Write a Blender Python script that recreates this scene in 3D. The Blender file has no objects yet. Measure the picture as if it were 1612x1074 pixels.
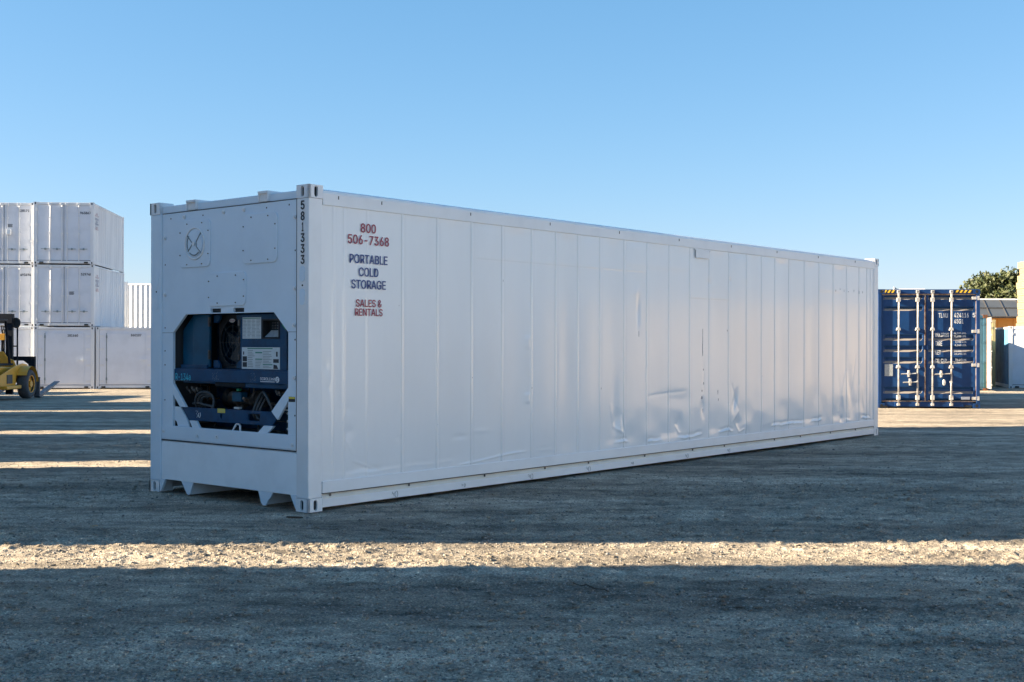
import bpy, bmesh, math, random
import numpy as np
from mathutils import Matrix, Vector

C = bpy.context.scene.collection
R = math.radians
random.seed(7)
rng = np.random.default_rng(11)

# ------------------------------------------------------------------ camera, world, sun, exposure
CAM_H = 1.498
cam_data = bpy.data.cameras.new('camera')
cam_data.sensor_width = 36.0
cam_data.lens = 42.70
cam_data.clip_end = 3000
cam = bpy.data.objects.new('camera', cam_data)
C.objects.link(cam)
cam.matrix_world = (Matrix.Translation((0, 0, CAM_H)) @ Matrix.Rotation(R(90.1265), 4, 'X')
                    @ Matrix.Rotation(R(0.106), 4, 'Z'))
bpy.context.scene.camera = cam

SUN_AZ = 6.0        # the sun stands to the left and this many degrees behind the image plane
SUN_EL = 21.5
to_sun = Vector((-math.cos(R(SUN_AZ)) * math.cos(R(SUN_EL)), -math.sin(R(SUN_AZ)) * math.cos(R(SUN_EL)), math.sin(R(SUN_EL))))
world = bpy.data.worlds.new('World')
bpy.context.scene.world = world
world.use_nodes = True
wn = world.node_tree
bg = wn.nodes['Background']
sky = wn.nodes.new('ShaderNodeTexSky')
sky.sky_type = 'NISHITA'
sky.sun_disc = False
sky.sun_elevation = R(SUN_EL)
sky.sun_rotation = math.atan2(to_sun.x, to_sun.y) % (2 * math.pi)
sky.altitude = 0
sky.air_density = 1.0
sky.dust_density = 0.15
sky.ozone_density = 2.2
# the photograph's sky is flatter and bluer than the model's: a gentle power per channel
sp = wn.nodes.new('ShaderNodeSeparateColor'); cb_ = wn.nodes.new('ShaderNodeCombineColor')
wn.links.new(sky.outputs[0], sp.inputs[0])
for k_, (g_, m_) in enumerate(((0.95, 0.140), (0.65, 0.258), (0.58, 0.365))):
    pw = wn.nodes.new('ShaderNodeMath'); pw.operation = 'POWER'; pw.inputs[1].default_value = g_
    ml = wn.nodes.new('ShaderNodeMath'); ml.operation = 'MULTIPLY'; ml.inputs[1].default_value = m_ / 0.5
    wn.links.new(sp.outputs[k_], pw.inputs[0]); wn.links.new(pw.outputs[0], ml.inputs[0]); wn.links.new(ml.outputs[0], cb_.inputs[k_])
wn.links.new(cb_.outputs[0], bg.inputs[0])
bg.inputs[1].default_value = 0.100
sun_data = bpy.data.lights.new('sun', 'SUN')
sun_data.energy = 4.7
sun_data.angle = R(0.5)
sun_data.color = (1.0, 0.83, 0.59)
sun = bpy.data.objects.new('sun', sun_data)
C.objects.link(sun)
sun.rotation_mode = 'QUATERNION'
sun.rotation_quaternion = to_sun.to_track_quat('Z', 'Y')
vs = bpy.context.scene.view_settings
vs.view_transform = 'Standard'
vs.look = 'None'
vs.exposure = 2.38
vs.gamma = 1.0

# ------------------------------------------------------------------ materials
MATS = {}
def mat(name, col, rough=0.5, metal=0.0, var=0.0, var_scale=3.0, bump=0.0, bump_scale=40.0, spec=0.5,
        col2=None, streak=False, stretch=(1, 1, 1), coat=0.0):
    m = bpy.data.materials.new(name); m.use_nodes = True
    nt = m.node_tree; N = nt.nodes; Lk = nt.links
    b = N['Principled BSDF']
    b.inputs['Base Color'].default_value = (*col, 1)
    b.inputs['Roughness'].default_value = rough
    b.inputs['Metallic'].default_value = metal
    b.inputs['Specular IOR Level'].default_value = spec
    if coat:
        b.inputs['Coat Weight'].default_value = coat
        b.inputs['Coat Roughness'].default_value = 0.08
    tc = N.new('ShaderNodeTexCoord')
    if var > 0 or col2:
        mp = N.new('ShaderNodeMapping'); mp.inputs['Scale'].default_value = stretch
        Lk.new(tc.outputs['Object'], mp.inputs[0])
        nz = N.new('ShaderNodeTexNoise'); nz.inputs['Scale'].default_value = var_scale
        nz.inputs['Detail'].default_value = 6; nz.inputs['Roughness'].default_value = 0.6
        Lk.new(mp.outputs[0], nz.inputs[0])
        rp = N.new('ShaderNodeValToRGB')
        c2 = col2 if col2 else tuple(c * (1 - var) for c in col)
        rp.color_ramp.elements[0].position = 0.36; rp.color_ramp.elements[0].color = (*c2, 1)
        rp.color_ramp.elements[1].position = 0.56; rp.color_ramp.elements[1].color = (*col, 1)
        Lk.new(nz.outputs[0], rp.inputs[0])
        Lk.new(rp.outputs[0], b.inputs['Base Color'])
    if bump > 0:
        nb = N.new('ShaderNodeTexNoise'); nb.inputs['Scale'].default_value = bump_scale
        nb.inputs['Detail'].default_value = 4
        Lk.new(tc.outputs['Object'], nb.inputs[0])
        bp = N.new('ShaderNodeBump'); bp.inputs['Strength'].default_value = bump
        bp.inputs['Distance'].default_value = 0.004
        Lk.new(nb.outputs[0], bp.inputs['Height'])
        Lk.new(bp.outputs[0], b.inputs['Normal'])
    MATS[name] = m
    return m

WHITE = (0.74, 0.745, 0.75)
m_side = mat('glossy_white_paint', (0.80, 0.81, 0.82), 0.22, var=0.04, var_scale=1.1, bump=0.08, bump_scale=9, stretch=(1, 1, .35), coat=.22)
m_end = mat('white_end_blue_shade', (0.64, 0.745, 0.84), 0.46, var=0.05, var_scale=2.0, bump=0.15, bump_scale=25)  # white paint tinted blue to carry the skylit shade of the end
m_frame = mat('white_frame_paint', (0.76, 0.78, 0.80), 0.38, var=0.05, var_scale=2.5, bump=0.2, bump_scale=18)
m_kick = mat('white_kick_bounce', (0.80, 0.86, 0.91), 0.42, var=0.06, var_scale=3.0, bump=0.25, bump_scale=7)  # lighter than the frame, standing in for light bounced off the ground
m_ledge = mat('ledge_bounce_tint', (0.74, 0.68, 0.58), 0.5, var=0.08, var_scale=5)  # cream tint stands in for light reflected onto the ledge
m_dark = mat('dark_void', (0.010, 0.011, 0.013), 0.9)
m_seam = mat('seam_rubber', (0.035, 0.04, 0.045), 0.8)
m_blue = mat('machine_blue_paint', (0.002, 0.052, 0.125), 0.42, spec=.35, var=0.35, var_scale=7, bump=0.1, bump_scale=30)
m_blue2 = mat('machine_beam_blue', (0.003, 0.052, 0.130), 0.42, spec=.35, col2=(0.002, 0.036, 0.092), var_scale=9)
m_tealblue = mat('machine_teal_paint', (0.002, 0.072, 0.140), 0.4, spec=.35, var=0.3, var_scale=4)
m_black = mat('black_rubber', (0.018, 0.018, 0.02), 0.6, var=0.3, var_scale=8)
m_hose = mat('grey_hose_rubber', (0.06, 0.068, 0.075), 0.5, var=0.3, var_scale=20)
m_steel = mat('grimy_steel', (0.16, 0.15, 0.14), 0.55, metal=0.6, col2=(0.07, 0.05, 0.04), var_scale=12)
m_copper = mat('old_copper', (0.22, 0.12, 0.06), 0.5, metal=0.5, var=0.4, var_scale=15)
m_pale = mat('pale_plastic', (0.55, 0.56, 0.55), 0.5)
m_green = mat('green_tape', (0.02, 0.30, 0.14), 0.45)
m_yel = mat('yellow_sticker', (0.72, 0.60, 0.06), 0.5)
m_paper = mat('white_sticker', (0.58, 0.64, 0.66), 0.4, var=0.06, var_scale=9)
m_ink = mat('dark_ink', (0.02, 0.022, 0.03), 0.5)
m_greyink = mat('grey_print', (0.20, 0.25, 0.27), 0.5)
m_grnink = mat('green_print', (0.02, 0.22, 0.15), 0.5)
m_red = mat('red_lettering', (0.30, 0.02, 0.05), 0.4)
m_navy = mat('navy_lettering', (0.012, 0.045, 0.20), 0.4)
m_cyan = mat('cyan_lettering', (0.03, 0.42, 0.58), 0.4)
m_whtext = mat('white_lettering', (0.72, 0.74, 0.76), 0.5)
m_screen = mat('display_glass', (0.02, 0.03, 0.035), 0.15)
m_decal = mat('white_decal_film', (0.70, 0.735, 0.77), 0.35)
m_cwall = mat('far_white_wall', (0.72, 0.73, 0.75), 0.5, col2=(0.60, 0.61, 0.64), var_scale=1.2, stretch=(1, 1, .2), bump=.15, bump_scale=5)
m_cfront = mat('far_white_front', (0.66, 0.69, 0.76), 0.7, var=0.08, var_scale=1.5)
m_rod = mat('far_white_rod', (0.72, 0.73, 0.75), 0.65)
m_navyc = mat('navy_container_paint', (0.002, 0.034, 0.135), 0.6, spec=.3, var=0.25, var_scale=3, bump=.15, bump_scale=10)
m_ndoor = mat('navy_door_paint', (0.003, 0.042, 0.15), 0.55, spec=.3, var=0.2, var_scale=3)
def dusty(m, dust):
    N = m.node_tree.nodes; Lk = m.node_tree.links; b = N['Principled BSDF']
    src = b.inputs['Base Color'].links[0].from_socket
    g = N.new('ShaderNodeNewGeometry'); sx = N.new('ShaderNodeSeparateXYZ'); Lk.new(g.outputs['Normal'], sx.inputs[0])
    mr = N.new('ShaderNodeMapRange'); mr.inputs[1].default_value = .25; mr.inputs[2].default_value = .5; Lk.new(sx.outputs[2], mr.inputs[0])
    mx = N.new('ShaderNodeMix'); mx.data_type = 'RGBA'; Lk.new(mr.outputs[0], mx.inputs[0]); Lk.new(src, mx.inputs[6]); mx.inputs[7].default_value = (*dust, 1)
    Lk.new(mx.outputs[2], b.inputs['Base Color'])
dusty(m_ndoor, (0.26, 0.23, 0.21))     # dust settled on the upward ledges
m_zinc = mat('galvanised_rod', (0.52, 0.52, 0.52), 0.42, metal=0.15, col2=(0.34, 0.30, 0.26), var_scale=14)
m_gasket = mat('weathered_gasket', (0.32, 0.25, 0.20), 0.7, col2=(0.16, 0.07, 0.03), var_scale=8)
m_rust = mat('rusted_steel', (0.22, 0.08, 0.03), 0.85, col2=(0.10, 0.05, 0.03), var_scale=8, bump=.3)
m_grey = mat('galvanised_plate', (0.33, 0.36, 0.38), 0.5, var=0.25, var_scale=30)
m_sblue = mat('steel_blue_paint', (0.10, 0.26, 0.40), 0.5, col2=(0.06, 0.17, 0.28), var_scale=2.2)
m_lblue = mat('light_blue_paint', (0.035, 0.12, 0.19), 0.5, var=0.15, var_scale=3)
m_teal = mat('dark_teal_paint', (0.02, 0.09, 0.11), 0.5, var=0.2)
m_cream = mat('cream_paint', (0.50, 0.38, 0.18), 0.5, var=0.1)
m_orange = mat('orange_wall_paint', (0.75, 0.33, 0.07), 0.7, var=0.12, var_scale=1)
m_panel = mat('dark_roof_panel', (0.075, 0.08, 0.085), 0.5, var=0.2, var_scale=.6)
m_tan = mat('weathered_tan_paint', (0.40, 0.33, 0.27), 0.6, var=.3, var_scale=1.0)
m_dust = mat('dusty_pale_door', (0.36, 0.35, 0.33), 0.6, col2=(0.22, 0.20, 0.18), var_scale=4)
m_wood = mat('pale_crate_wood', (0.34, 0.25, 0.15), 0.8, var=0.2, var_scale=4)
m_bark = mat('bark', (0.09, 0.06, 0.04), 0.9, var=0.3)
m_fy = mat('forklift_yellow_paint', (0.80, 0.38, 0.04), 0.42, var=0.12, var_scale=4)
m_fd = mat('forklift_dark_steel', (0.007, 0.012, 0.022), 0.6, spec=.25, var=0.3, var_scale=5)
m_tyre = mat('dusty_tyre_rubber', (0.075, 0.078, 0.085), 0.85, var=0.25, var_scale=8)
m_fork = mat('worn_fork_steel', (0.14, 0.16, 0.19), 0.45, metal=0.4, var=0.3)
m_hazard = mat('hazard_yellow_tape', (0.75, 0.48, 0.03), 0.5)

def leaf_mat(name, c1, c2):
    m = bpy.data.materials.new(name); m.use_nodes = True
    N = m.node_tree.nodes; Lk = m.node_tree.links; b = N['Principled BSDF']
    g = N.new('ShaderNodeNewGeometry'); rp = N.new('ShaderNodeValToRGB')
    rp.color_ramp.elements[0].color = (*c1, 1); rp.color_ramp.elements[1].color = (*c2, 1)
    Lk.new(g.outputs['Random Per Island'], rp.inputs[0]); Lk.new(rp.outputs[0], b.inputs['Base Color'])
    b.inputs['Roughness'].default_value = 0.6
    b.inputs['Subsurface Weight'].default_value = 0.0
    return m
m_leaf = leaf_mat('olive_leaves', (0.018, 0.034, 0.010), (0.075, 0.085, 0.028))
m_leaf2 = leaf_mat('pale_leaves', (0.10, 0.16, 0.07), (0.22, 0.28, 0.14))

# ------------------------------------------------------------------ terrain height
_tab = rng.random((256, 256))
def vnoise(x, y, f, ox=0.0, oy=0.0):
    x = np.asarray(x, float) * f + ox; y = np.asarray(y, float) * f + oy
    xi = np.floor(x).astype(int); yi = np.floor(y).astype(int)
    fx = x - xi; fy = y - yi
    fx = fx * fx * (3 - 2 * fx); fy = fy * fy * (3 - 2 * fy)
    a = _tab[xi & 255, yi & 255]; b = _tab[(xi + 1) & 255, yi & 255]
    c = _tab[xi & 255, (yi + 1) & 255]; d = _tab[(xi + 1) & 255, (yi + 1) & 255]
    return (a * (1 - fx) + b * fx) * (1 - fy) + (c * (1 - fx) + d * fx) * fy - 0.5

def smooth(a, b, t):
    t = np.clip((t - a) / (b - a), 0, 1)
    return t * t * (3 - 2 * t)

def macro(x, y):
    k = 0.0155 - 0.0028 * np.clip((x + 2) / 14.0, -1, 1)
    z = -k * np.clip(y - 26, 0, 60)
    z = z + (-0.0135 * np.clip(x, -4.5, 4.5)) * (1 - smooth(9.3, 10.5, y)) * smooth(3, 6, y)
    return z

def height(x, y):
    x = np.asarray(x, float); y = np.asarray(y, float)
    z = macro(x, y)
    near = 1 - smooth(14, 30, y)
    # shallow tyre ruts that run across the picture
    w = y + 0.05 * x + 0.35 * vnoise(x, y, 0.18, 3, 9)
    rut = np.zeros_like(w)
    for c0, wd, dp in ((5.35, .16, .030), (5.95, .13, .014), (6.75, .2, .020), (7.45, .16, .013), (10.1, .2, .008),
                       (11.6, .22, .010), (13.4, .25, .012), (15.5, .3, .014), (18.0, .3, .012)):
        t = (w - c0) / wd
        rut += dp * (-np.exp(-t * t) + 0.5 * np.exp(-(np.abs(t) - 1.7) ** 2 / 0.35))
    z = z + rut * (0.65 + 0.9 * vnoise(x, y, 0.5, 40, 2))
    z = z + 0.050 * vnoise(x * 0.5, y, 0.35, 7, 1) * (0.35 + 0.65 * (1 - near))
    z = z + 0.012 * vnoise(x, y, 1.7, 5, 5) + 0.009 * vnoise(x * 0.6, y, 5.1, 15, 3)
    patch = .5 + 1.0 * smooth(-.15, .25, vnoise(x * .5, y, 0.9, 60, 3))
    fine = (.011 * vnoise(x * .6 + .2 * y, y, 9.0, 70, 9) + .013 * vnoise(x * .7, y - .15 * x, 17.0, 80, 19)
            + .013 * (smooth(.05, .30, vnoise(x * .75, y, 26.0, 9, 4)) - .3) + .006 * vnoise(x, y, 41., 2, 2))
    z = z + near * patch * fine * 0.62
    return z

# ------------------------------------------------------------------ mesh helpers
def link(name, me, m, parent=None):
    if m is not None:
        me.materials.append(m)
    o = bpy.data.objects.new(name, me); C.objects.link(o)
    if parent is not None:
        o.parent = parent
    return o

def tag(o, label, cat, group=None):
    o['label'] = label; o['category'] = cat
    if group: o['group'] = group
    return o

def thing(name, label, cat, loc=(0, 0, 0), rz=0.0, group=None):
    o = bpy.data.objects.new(name, None); C.objects.link(o)
    o.empty_display_size = 0.3
    o.location = loc; o.rotation_euler = (0, 0, rz)
    return tag(o, label, cat, group)

def children(o):
    return [c for c in bpy.data.objects if c.parent == o]

def dup(o, loc, rz, label, group=None, skip=()):
    def rec(s, par):
        c = s.copy(); C.objects.link(c); c.parent = par
        for ch in children(s):
            if ch.name.split('.')[0] not in skip:
                rec(ch, c)
        return c
    r = rec(o, None)
    r.location = loc; r.rotation_euler = (0, 0, rz); r['label'] = label
    if group: r['group'] = group
    return r

class MB:
    def __init__(s): s.v = []; s.f = []; s.sm = []
    def add(s, vs_, fs, sm=False):
        n = len(s.v); s.v += [tuple(p) for p in vs_]
        for f in fs: s.f.append(tuple(i + n for i in f)); s.sm.append(sm)
        return s
    def box(s, x0, x1, y0, y1, z0, z1):
        return s.add([(x0, y0, z0), (x1, y0, z0), (x1, y1, z0), (x0, y1, z0), (x0, y0, z1), (x1, y0, z1), (x1, y1, z1), (x0, y1, z1)],
                     [(0, 3, 2, 1), (4, 5, 6, 7), (0, 1, 5, 4), (1, 2, 6, 5), (2, 3, 7, 6), (3, 0, 4, 7)])
    def prism(s, poly, a0, a1, ax='y'):
        # poly counter-clockwise seen from -y (ax='y': points are (x,z)); ax='x': points are (y,z); ax='z': points are (x,y)
        def P(p, a):
            return (p[0], a, p[1]) if ax == 'y' else ((a, p[0], p[1]) if ax == 'x' else (p[0], p[1], a))
        n = len(poly)
        return s.add([P(p, a0) for p in poly] + [P(p, a1) for p in poly],
                     [tuple(range(n)), tuple(range(2 * n - 1, n - 1, -1))] + [(i, i + n, (i + 1) % n + n, (i + 1) % n) for i in range(n)])
    def tube(s, pts, r, n=8, cap=True):
        pts = [Vector(p) for p in pts]; m = len(pts)
        rr_ = r if isinstance(r, (list, tuple)) else [r] * m
        up = Vector((0.13, 0.21, 0.97)); vs_ = []
        for i, p in enumerate(pts):
            t = (pts[min(i + 1, m - 1)] - pts[max(i - 1, 0)]).normalized()
            a = t.cross(up)
            if a.length < 1e-3: a = t.cross(Vector((1, 0, 0)))
            a.normalize(); b = t.cross(a)
            up = b.cross(t) if b.cross(t).length > .1 else up
            for k in range(n):
                q = 2 * math.pi * k / n
                vs_.append(p + rr_[i] * (math.cos(q) * a + math.sin(q) * b))
        fs = [(i * n + k, (i + 1) * n + k, (i + 1) * n + (k + 1) % n, i * n + (k + 1) % n) for i in range(m - 1) for k in range(n)]
        s.add(vs_, fs, True)
        if cap:
            s.add(vs_[:n], [tuple(range(n - 1, -1, -1))]); s.add(vs_[-n:], [tuple(range(n))])
        return s
    def cyl(s, p0, p1, r, n=12): return s.tube([p0, p1], r, n)
    def build(s, name, m, parent=None, bevel=0.0, seg=2):
        me = bpy.data.meshes.new(name); me.from_pydata(s.v, [], s.f)
        for p, q in zip(me.polygons, s.sm): p.use_smooth = q
        bm = bmesh.new(); bm.from_mesh(me); bmesh.ops.recalc_face_normals(bm, faces=bm.faces); bm.to_mesh(me); bm.free()
        o = link(name, me, m, parent)
        if bevel:
            b = o.modifiers.new('bevel', 'BEVEL'); b.width = bevel; b.segments = seg; b.limit_method = 'ANGLE'
        return o

def rr(u0, u1, z0, z1, r, n=5):
    P = []
    for cx, cz, a0 in ((u1 - r, z1 - r, 0), (u0 + r, z1 - r, 90), (u0 + r, z0 + r, 180), (u1 - r, z0 + r, 270)):
        for k in range(n + 1):
            a = R(a0 + 90 * k / n); P.append((cx + r * math.cos(a), cz + r * math.sin(a)))
    return P[::-1]

def circle(cx, cz, r, n=24, rz=None):
    rz = rz or r
    return [(cx + r * math.cos(2 * math.pi * k / n), cz + rz * math.sin(2 * math.pi * k / n)) for k in range(n)]

def holed_plate(name, outer, holes, y0, y1, m, parent, ax='y', bevel=0.0):
    """flat plate with real openings; points (u,z)"""
    bm = bmesh.new(); edges = []
    for loop in [outer] + holes:
        vs_ = [bm.verts.new((p[0], y0, p[1]) if ax == 'y' else (y0, p[0], p[1])) for p in loop]
        for i in range(len(vs_)): edges.append(bm.edges.new((vs_[i], vs_[(i + 1) % len(vs_)])))
    bmesh.ops.triangle_fill(bm, edges=edges, use_beauty=True, use_dissolve=False)
    r = bmesh.ops.extrude_face_region(bm, geom=list(bm.faces))
    d = Vector((0, y1 - y0, 0)) if ax == 'y' else Vector((y1 - y0, 0, 0))
    bmesh.ops.translate(bm, verts=[e for e in r['geom'] if isinstance(e, bmesh.types.BMVert)], vec=d)
    bmesh.ops.recalc_face_normals(bm, faces=bm.faces)
    bmesh.ops.dissolve_limit(bm, angle_limit=0.01, verts=bm.verts, edges=bm.edges)
    me = bpy.data.meshes.new(name); bm.to_mesh(me); bm.free()
    o = link(name, me, m, parent)
    if bevel:
        b = o.modifiers.new('bevel', 'BEVEL'); b.width = bevel; b.segments = 2; b.limit_method = 'ANGLE'
    return o

_txt = {}
try:      # the sans face that ships inside Blender itself
    FONT = bpy.data.fonts.load(bpy.utils.system_resource('DATAFILES', path='fonts') + '/Inter.woff2')
except Exception:
    FONT = None
def text(name, s, m, parent, u0, u1, z0, z1, d, face='end', bold=0.0, off=(0, 0)):
    """lettering fitted in the box u0..u1 x z0..z1 of the end face (y=d) or of the right side face (x=d)"""
    key = (s, bold)
    if key not in _txt:
        cu = bpy.data.curves.new('t', 'FONT'); cu.body = s; cu.size = 1
        if FONT: cu.font = FONT
        cu.resolution_u = 3
        o = bpy.data.objects.new('t', cu); C.objects.link(o)
        bpy.context.view_layer.update()
        me = bpy.data.meshes.new_from_object(o.evaluated_get(bpy.context.evaluated_depsgraph_get()))
        co = np.array([v.co[:] for v in me.vertices]); fs = [tuple(p.vertices) for p in me.polygons]
        bpy.data.objects.remove(o); bpy.data.curves.remove(cu); bpy.data.meshes.remove(me)
        _txt[key] = (co, fs)
    co, fs = _txt[key]
    lo, hi = co.min(0), co.max(0)
    U = u0 + (co[:, 0] - lo[0]) / (hi[0] - lo[0]) * (u1 - u0)
    Z = z0 + (co[:, 1] - lo[1]) / (hi[1] - lo[1]) * (z1 - z0)
    V = []; F = []
    w_ = bold * (z1 - z0); sg_ = -1 if face == 'end' else 1      # thicker strokes: the same outline laid a hair to each side
    for j, (du, dz_) in enumerate(((0, 0), (-w_, 0), (w_, 0), (0, w_ * .6), (0, -w_ * .6))) if bold else ((0, (0, 0)),):
        dd = d + sg_ * .00012 * j; n0 = len(V)
        V += [(u + du, dd, z + dz_) if face == 'end' else (dd, u + du, z + dz_) for u, z in zip(U, Z)]
        F += [tuple(i + n0 for i in f) for f in fs]
    fs = F
    me = bpy.data.meshes.new(name); me.from_pydata(V, [], fs)
    return link(name, me, m, parent)

def grid(name, us, zs, fn, m, parent, smooth_=True):
    """surface over us x zs, fn gives arrays x,y,z"""
    U, Z = np.meshgrid(us, zs, indexing='ij'); nu, nz = U.shape
    X, Y, W = fn(U, Z)
    co = np.stack([X, Y, W], -1).reshape(-1, 3)
    i = np.arange(nu - 1)[:, None] * nz + np.arange(nz - 1)[None, :]
    f = np.stack([i, i + nz, i + nz + 1, i + 1], -1).reshape(-1, 4)
    me = bpy.data.meshes.new(name)
    me.vertices.add(len(co)); me.vertices.foreach_set('co', co.astype(np.float32).ravel())
    me.loops.add(f.size); me.loops.foreach_set('vertex_index', f.astype(np.int32).ravel())
    me.polygons.add(len(f)); me.polygons.foreach_set('loop_start', np.arange(0, f.size, 4, dtype=np.int32))
    me.polygons.foreach_set('use_smooth', np.full(len(f), smooth_))
    me.update(calc_edges=True)
    return link(name, me, m, parent)

# ------------------------------------------------------------------ ground
def ground_mat():
    m = bpy.data.materials.new('gravel_dirt'); m.use_nodes = True
    N = m.node_tree.nodes; Lk = m.node_tree.links; b = N['Principled BSDF']
    b.inputs['Roughness'].default_value = 0.95; b.inputs['Specular IOR Level'].default_value = 0.25
    tc = N.new('ShaderNodeTexCoord')
    def noise(scale, detail=5, stretch=None, rough=.6):
        n = N.new('ShaderNodeTexNoise'); n.inputs['Scale'].default_value = scale
        n.inputs['Detail'].default_value = detail; n.inputs['Roughness'].default_value = rough
        if stretch:
            mp = N.new('ShaderNodeMapping'); mp.inputs['Scale'].default_value = stretch
            mp.inputs['Rotation'].default_value = (0, 0, R(3))
            Lk.new(tc.outputs['Object'], mp.inputs[0]); Lk.new(mp.outputs[0], n.inputs[0])
        else: Lk.new(tc.outputs['Object'], n.inputs[0])
        return n
    def ramp(src, stops):
        r = N.new('ShaderNodeValToRGB'); e = r.color_ramp.elements
        while len(e) < len(stops): e.new(0.5)
        for q, (p, c) in zip(e, stops): q.position = p; q.color = (*c, 1)
        Lk.new(src, r.inputs[0]); return r
    def mix(a, b_, f, mode='MIX'):
        x = N.new('ShaderNodeMix'); x.data_type = 'RGBA'; x.blend_type = mode
        if isinstance(f, float): x.inputs[0].default_value = f
        else: Lk.new(f, x.inputs[0])
        Lk.new(a, x.inputs[6]); Lk.new(b_, x.inputs[7]); return x.outputs[2]
    big = ramp(noise(0.9, 6, (0.22, 1.3, 1)).outputs[0], [(0.36, (0.185, 0.160, 0.130)), (0.50, (0.325, 0.278, 0.220)), (0.64, (0.430, 0.370, 0.298))])
    mid = ramp(noise(6.0, 6, (0.5, 1, 1)).outputs[0], [(0.34, (0.64, 0.64, 0.65)), (0.62, (1.38, 1.37, 1.35))])
    fine = ramp(noise(70, 4, None, .75).outputs[0], [(0.32, (0.45, 0.45, 0.46)), (0.5, (1.0, 1.0, 1.0)), (0.68, (1.75, 1.7, 1.62))])
    vor = N.new('ShaderNodeTexVoronoi'); vor.inputs['Scale'].default_value = 95
    Lk.new(tc.outputs['Object'], vor.inputs[0])
    sep = N.new('ShaderNodeSeparateColor'); Lk.new(vor.outputs['Color'], sep.inputs[0])
    st = ramp(sep.outputs[0], [(0.0, (0.72, 0.72, 0.74)), (0.8, (1.0, 1.0, 1.0)), (0.93, (1.1, 1.1, 1.1)), (1.0, (1.75, 1.75, 1.75))])
    c = mix(big.outputs[0], mid.outputs[0], 1.0, 'MULTIPLY')
    c = mix(c, fine.outputs[0], 1.0, 'MULTIPLY'); c = mix(c, st.outputs[0], 0.8, 'MULTIPLY')
    Lk.new(c, b.inputs['Base Color'])
    n1 = noise(45, 5, None, .7); bp = N.new('ShaderNodeBump'); bp.inputs['Strength'].default_value = 0.9; bp.inputs['Distance'].default_value = 0.018
    Lk.new(n1.outputs[0], bp.inputs['Height'])
    bp2 = N.new('ShaderNodeBump'); bp2.inputs['Strength'].default_value = 0.7; bp2.inputs['Distance'].default_value = 0.008; bp2.invert = True
    Lk.new(vor.outputs['Distance'], bp2.inputs['Height']); Lk.new(bp.outputs[0], bp2.inputs['Normal'])
    n3 = noise(7.0, 6, (0.6, 1.2, 1), .65); bp3 = N.new('ShaderNodeBump'); bp3.inputs['Strength'].default_value = 0.75; bp3.inputs['Distance'].default_value = 0.055
    Lk.new(n3.outputs[0], bp3.inputs['Height']); Lk.new(bp2.outputs[0], bp3.inputs['Normal'])
    Lk.new(bp3.outputs[0], b.inputs['Normal'])
    return m
m_ground = ground_mat()

def graded(lo, hi, c0, c1, fine, grow):
    a = list(np.arange(c0, c1, fine)); s = fine
    while a[-1] < hi: s *= grow; a.append(a[-1] + s)
    s = fine; pre = []; p = c0
    while p > lo: s *= grow; p -= s; pre.append(p)
    return np.array(pre[::-1] + a)
gx = graded(-420, 420, -4.3, 4.3, 0.0145, 1.035)
gy = graded(-60, 650, 5.2, 9.6, 0.0115, 1.012)
ground = grid('ground', gx, gy, lambda X, Y: (X, Y, height(X, Y)), m_ground, None)
ground['kind'] = 'structure'

# loose stones lying on the dirt: more than anyone could count
def stones():
    bm = bmesh.new(); bmesh.ops.create_icosphere(bm, subdivisions=1, radius=1)
    bv = np.array([v.co[:] for v in bm.verts]); bf = np.array([[v.index for v in f.verts] for f in bm.faces]); bm.free()
    n = 42000
    y = 5.0 + 14 * rng.random(n) ** 2.0
    x = (rng.random(n) * 2 - 1) * (0.44 * y + 0.5)
    keep = ~((np.abs(vnoise(x * .4, y, 1.6, 21, 8)) < 0.06) & (rng.random(n) < .6))
    # none inside the container's footprint
    a = R(40.06); dx = x + 1.797; dy = y - 10.726
    u = -(dx * math.cos(a) - dy * math.sin(a)); s = dx * math.sin(a) + dy * math.cos(a)
    keep &= ~((u > -.02) & (u < 2.46) & (s > -.02) & (s < 12.2))
    x = x[keep]; y = y[keep]; n = len(x)
    r = 0.0035 + 0.0090 * rng.random(n) ** 2.4; big = rng.random(n) < 0.010; r[big] *= 1.7
    z = height(x, y)
    sc = r[:, None] * (0.6 + 0.7 * rng.random((n, 3))); sc[:, 2] *= 0.65
    th = rng.random(n) * 6.283
    P = bv[None] * (1 + 0.25 * (rng.random((n, len(bv), 1)) - .5)) * sc[:, None, :]
    X = P[..., 0] * np.cos(th)[:, None] - P[..., 1] * np.sin(th)[:, None] + x[:, None]
    Y = P[..., 0] * np.sin(th)[:, None] + P[..., 1] * np.cos(th)[:, None] + y[:, None]
    Z = P[..., 2] + (z + sc[:, 2] * 0.35)[:, None]
    co = np.stack([X, Y, Z], -1).reshape(-1, 3)
    f = (bf[None] + (np.arange(n) * len(bv))[:, None, None]).reshape(-1, 3)
    me = bpy.data.meshes.new('loose_stones')
    me.vertices.add(len(co)); me.vertices.foreach_set('co', co.astype(np.float32).ravel())
    me.loops.add(f.size); me.loops.foreach_set('vertex_index', f.astype(np.int32).ravel())
    me.polygons.add(len(f)); me.polygons.foreach_set('loop_start', np.arange(0, f.size, 3, dtype=np.int32))
    me.update(calc_edges=True)
    m = leaf_mat('stone', (0.11, 0.10, 0.09), (0.34, 0.31, 0.27)); m.name = 'stone'
    o = link('loose_stones', me, m); o['kind'] = 'stuff'
    o['label'] = 'small grey and tan stones scattered over the dirt yard'; o['category'] = 'stones'
stones()
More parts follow.
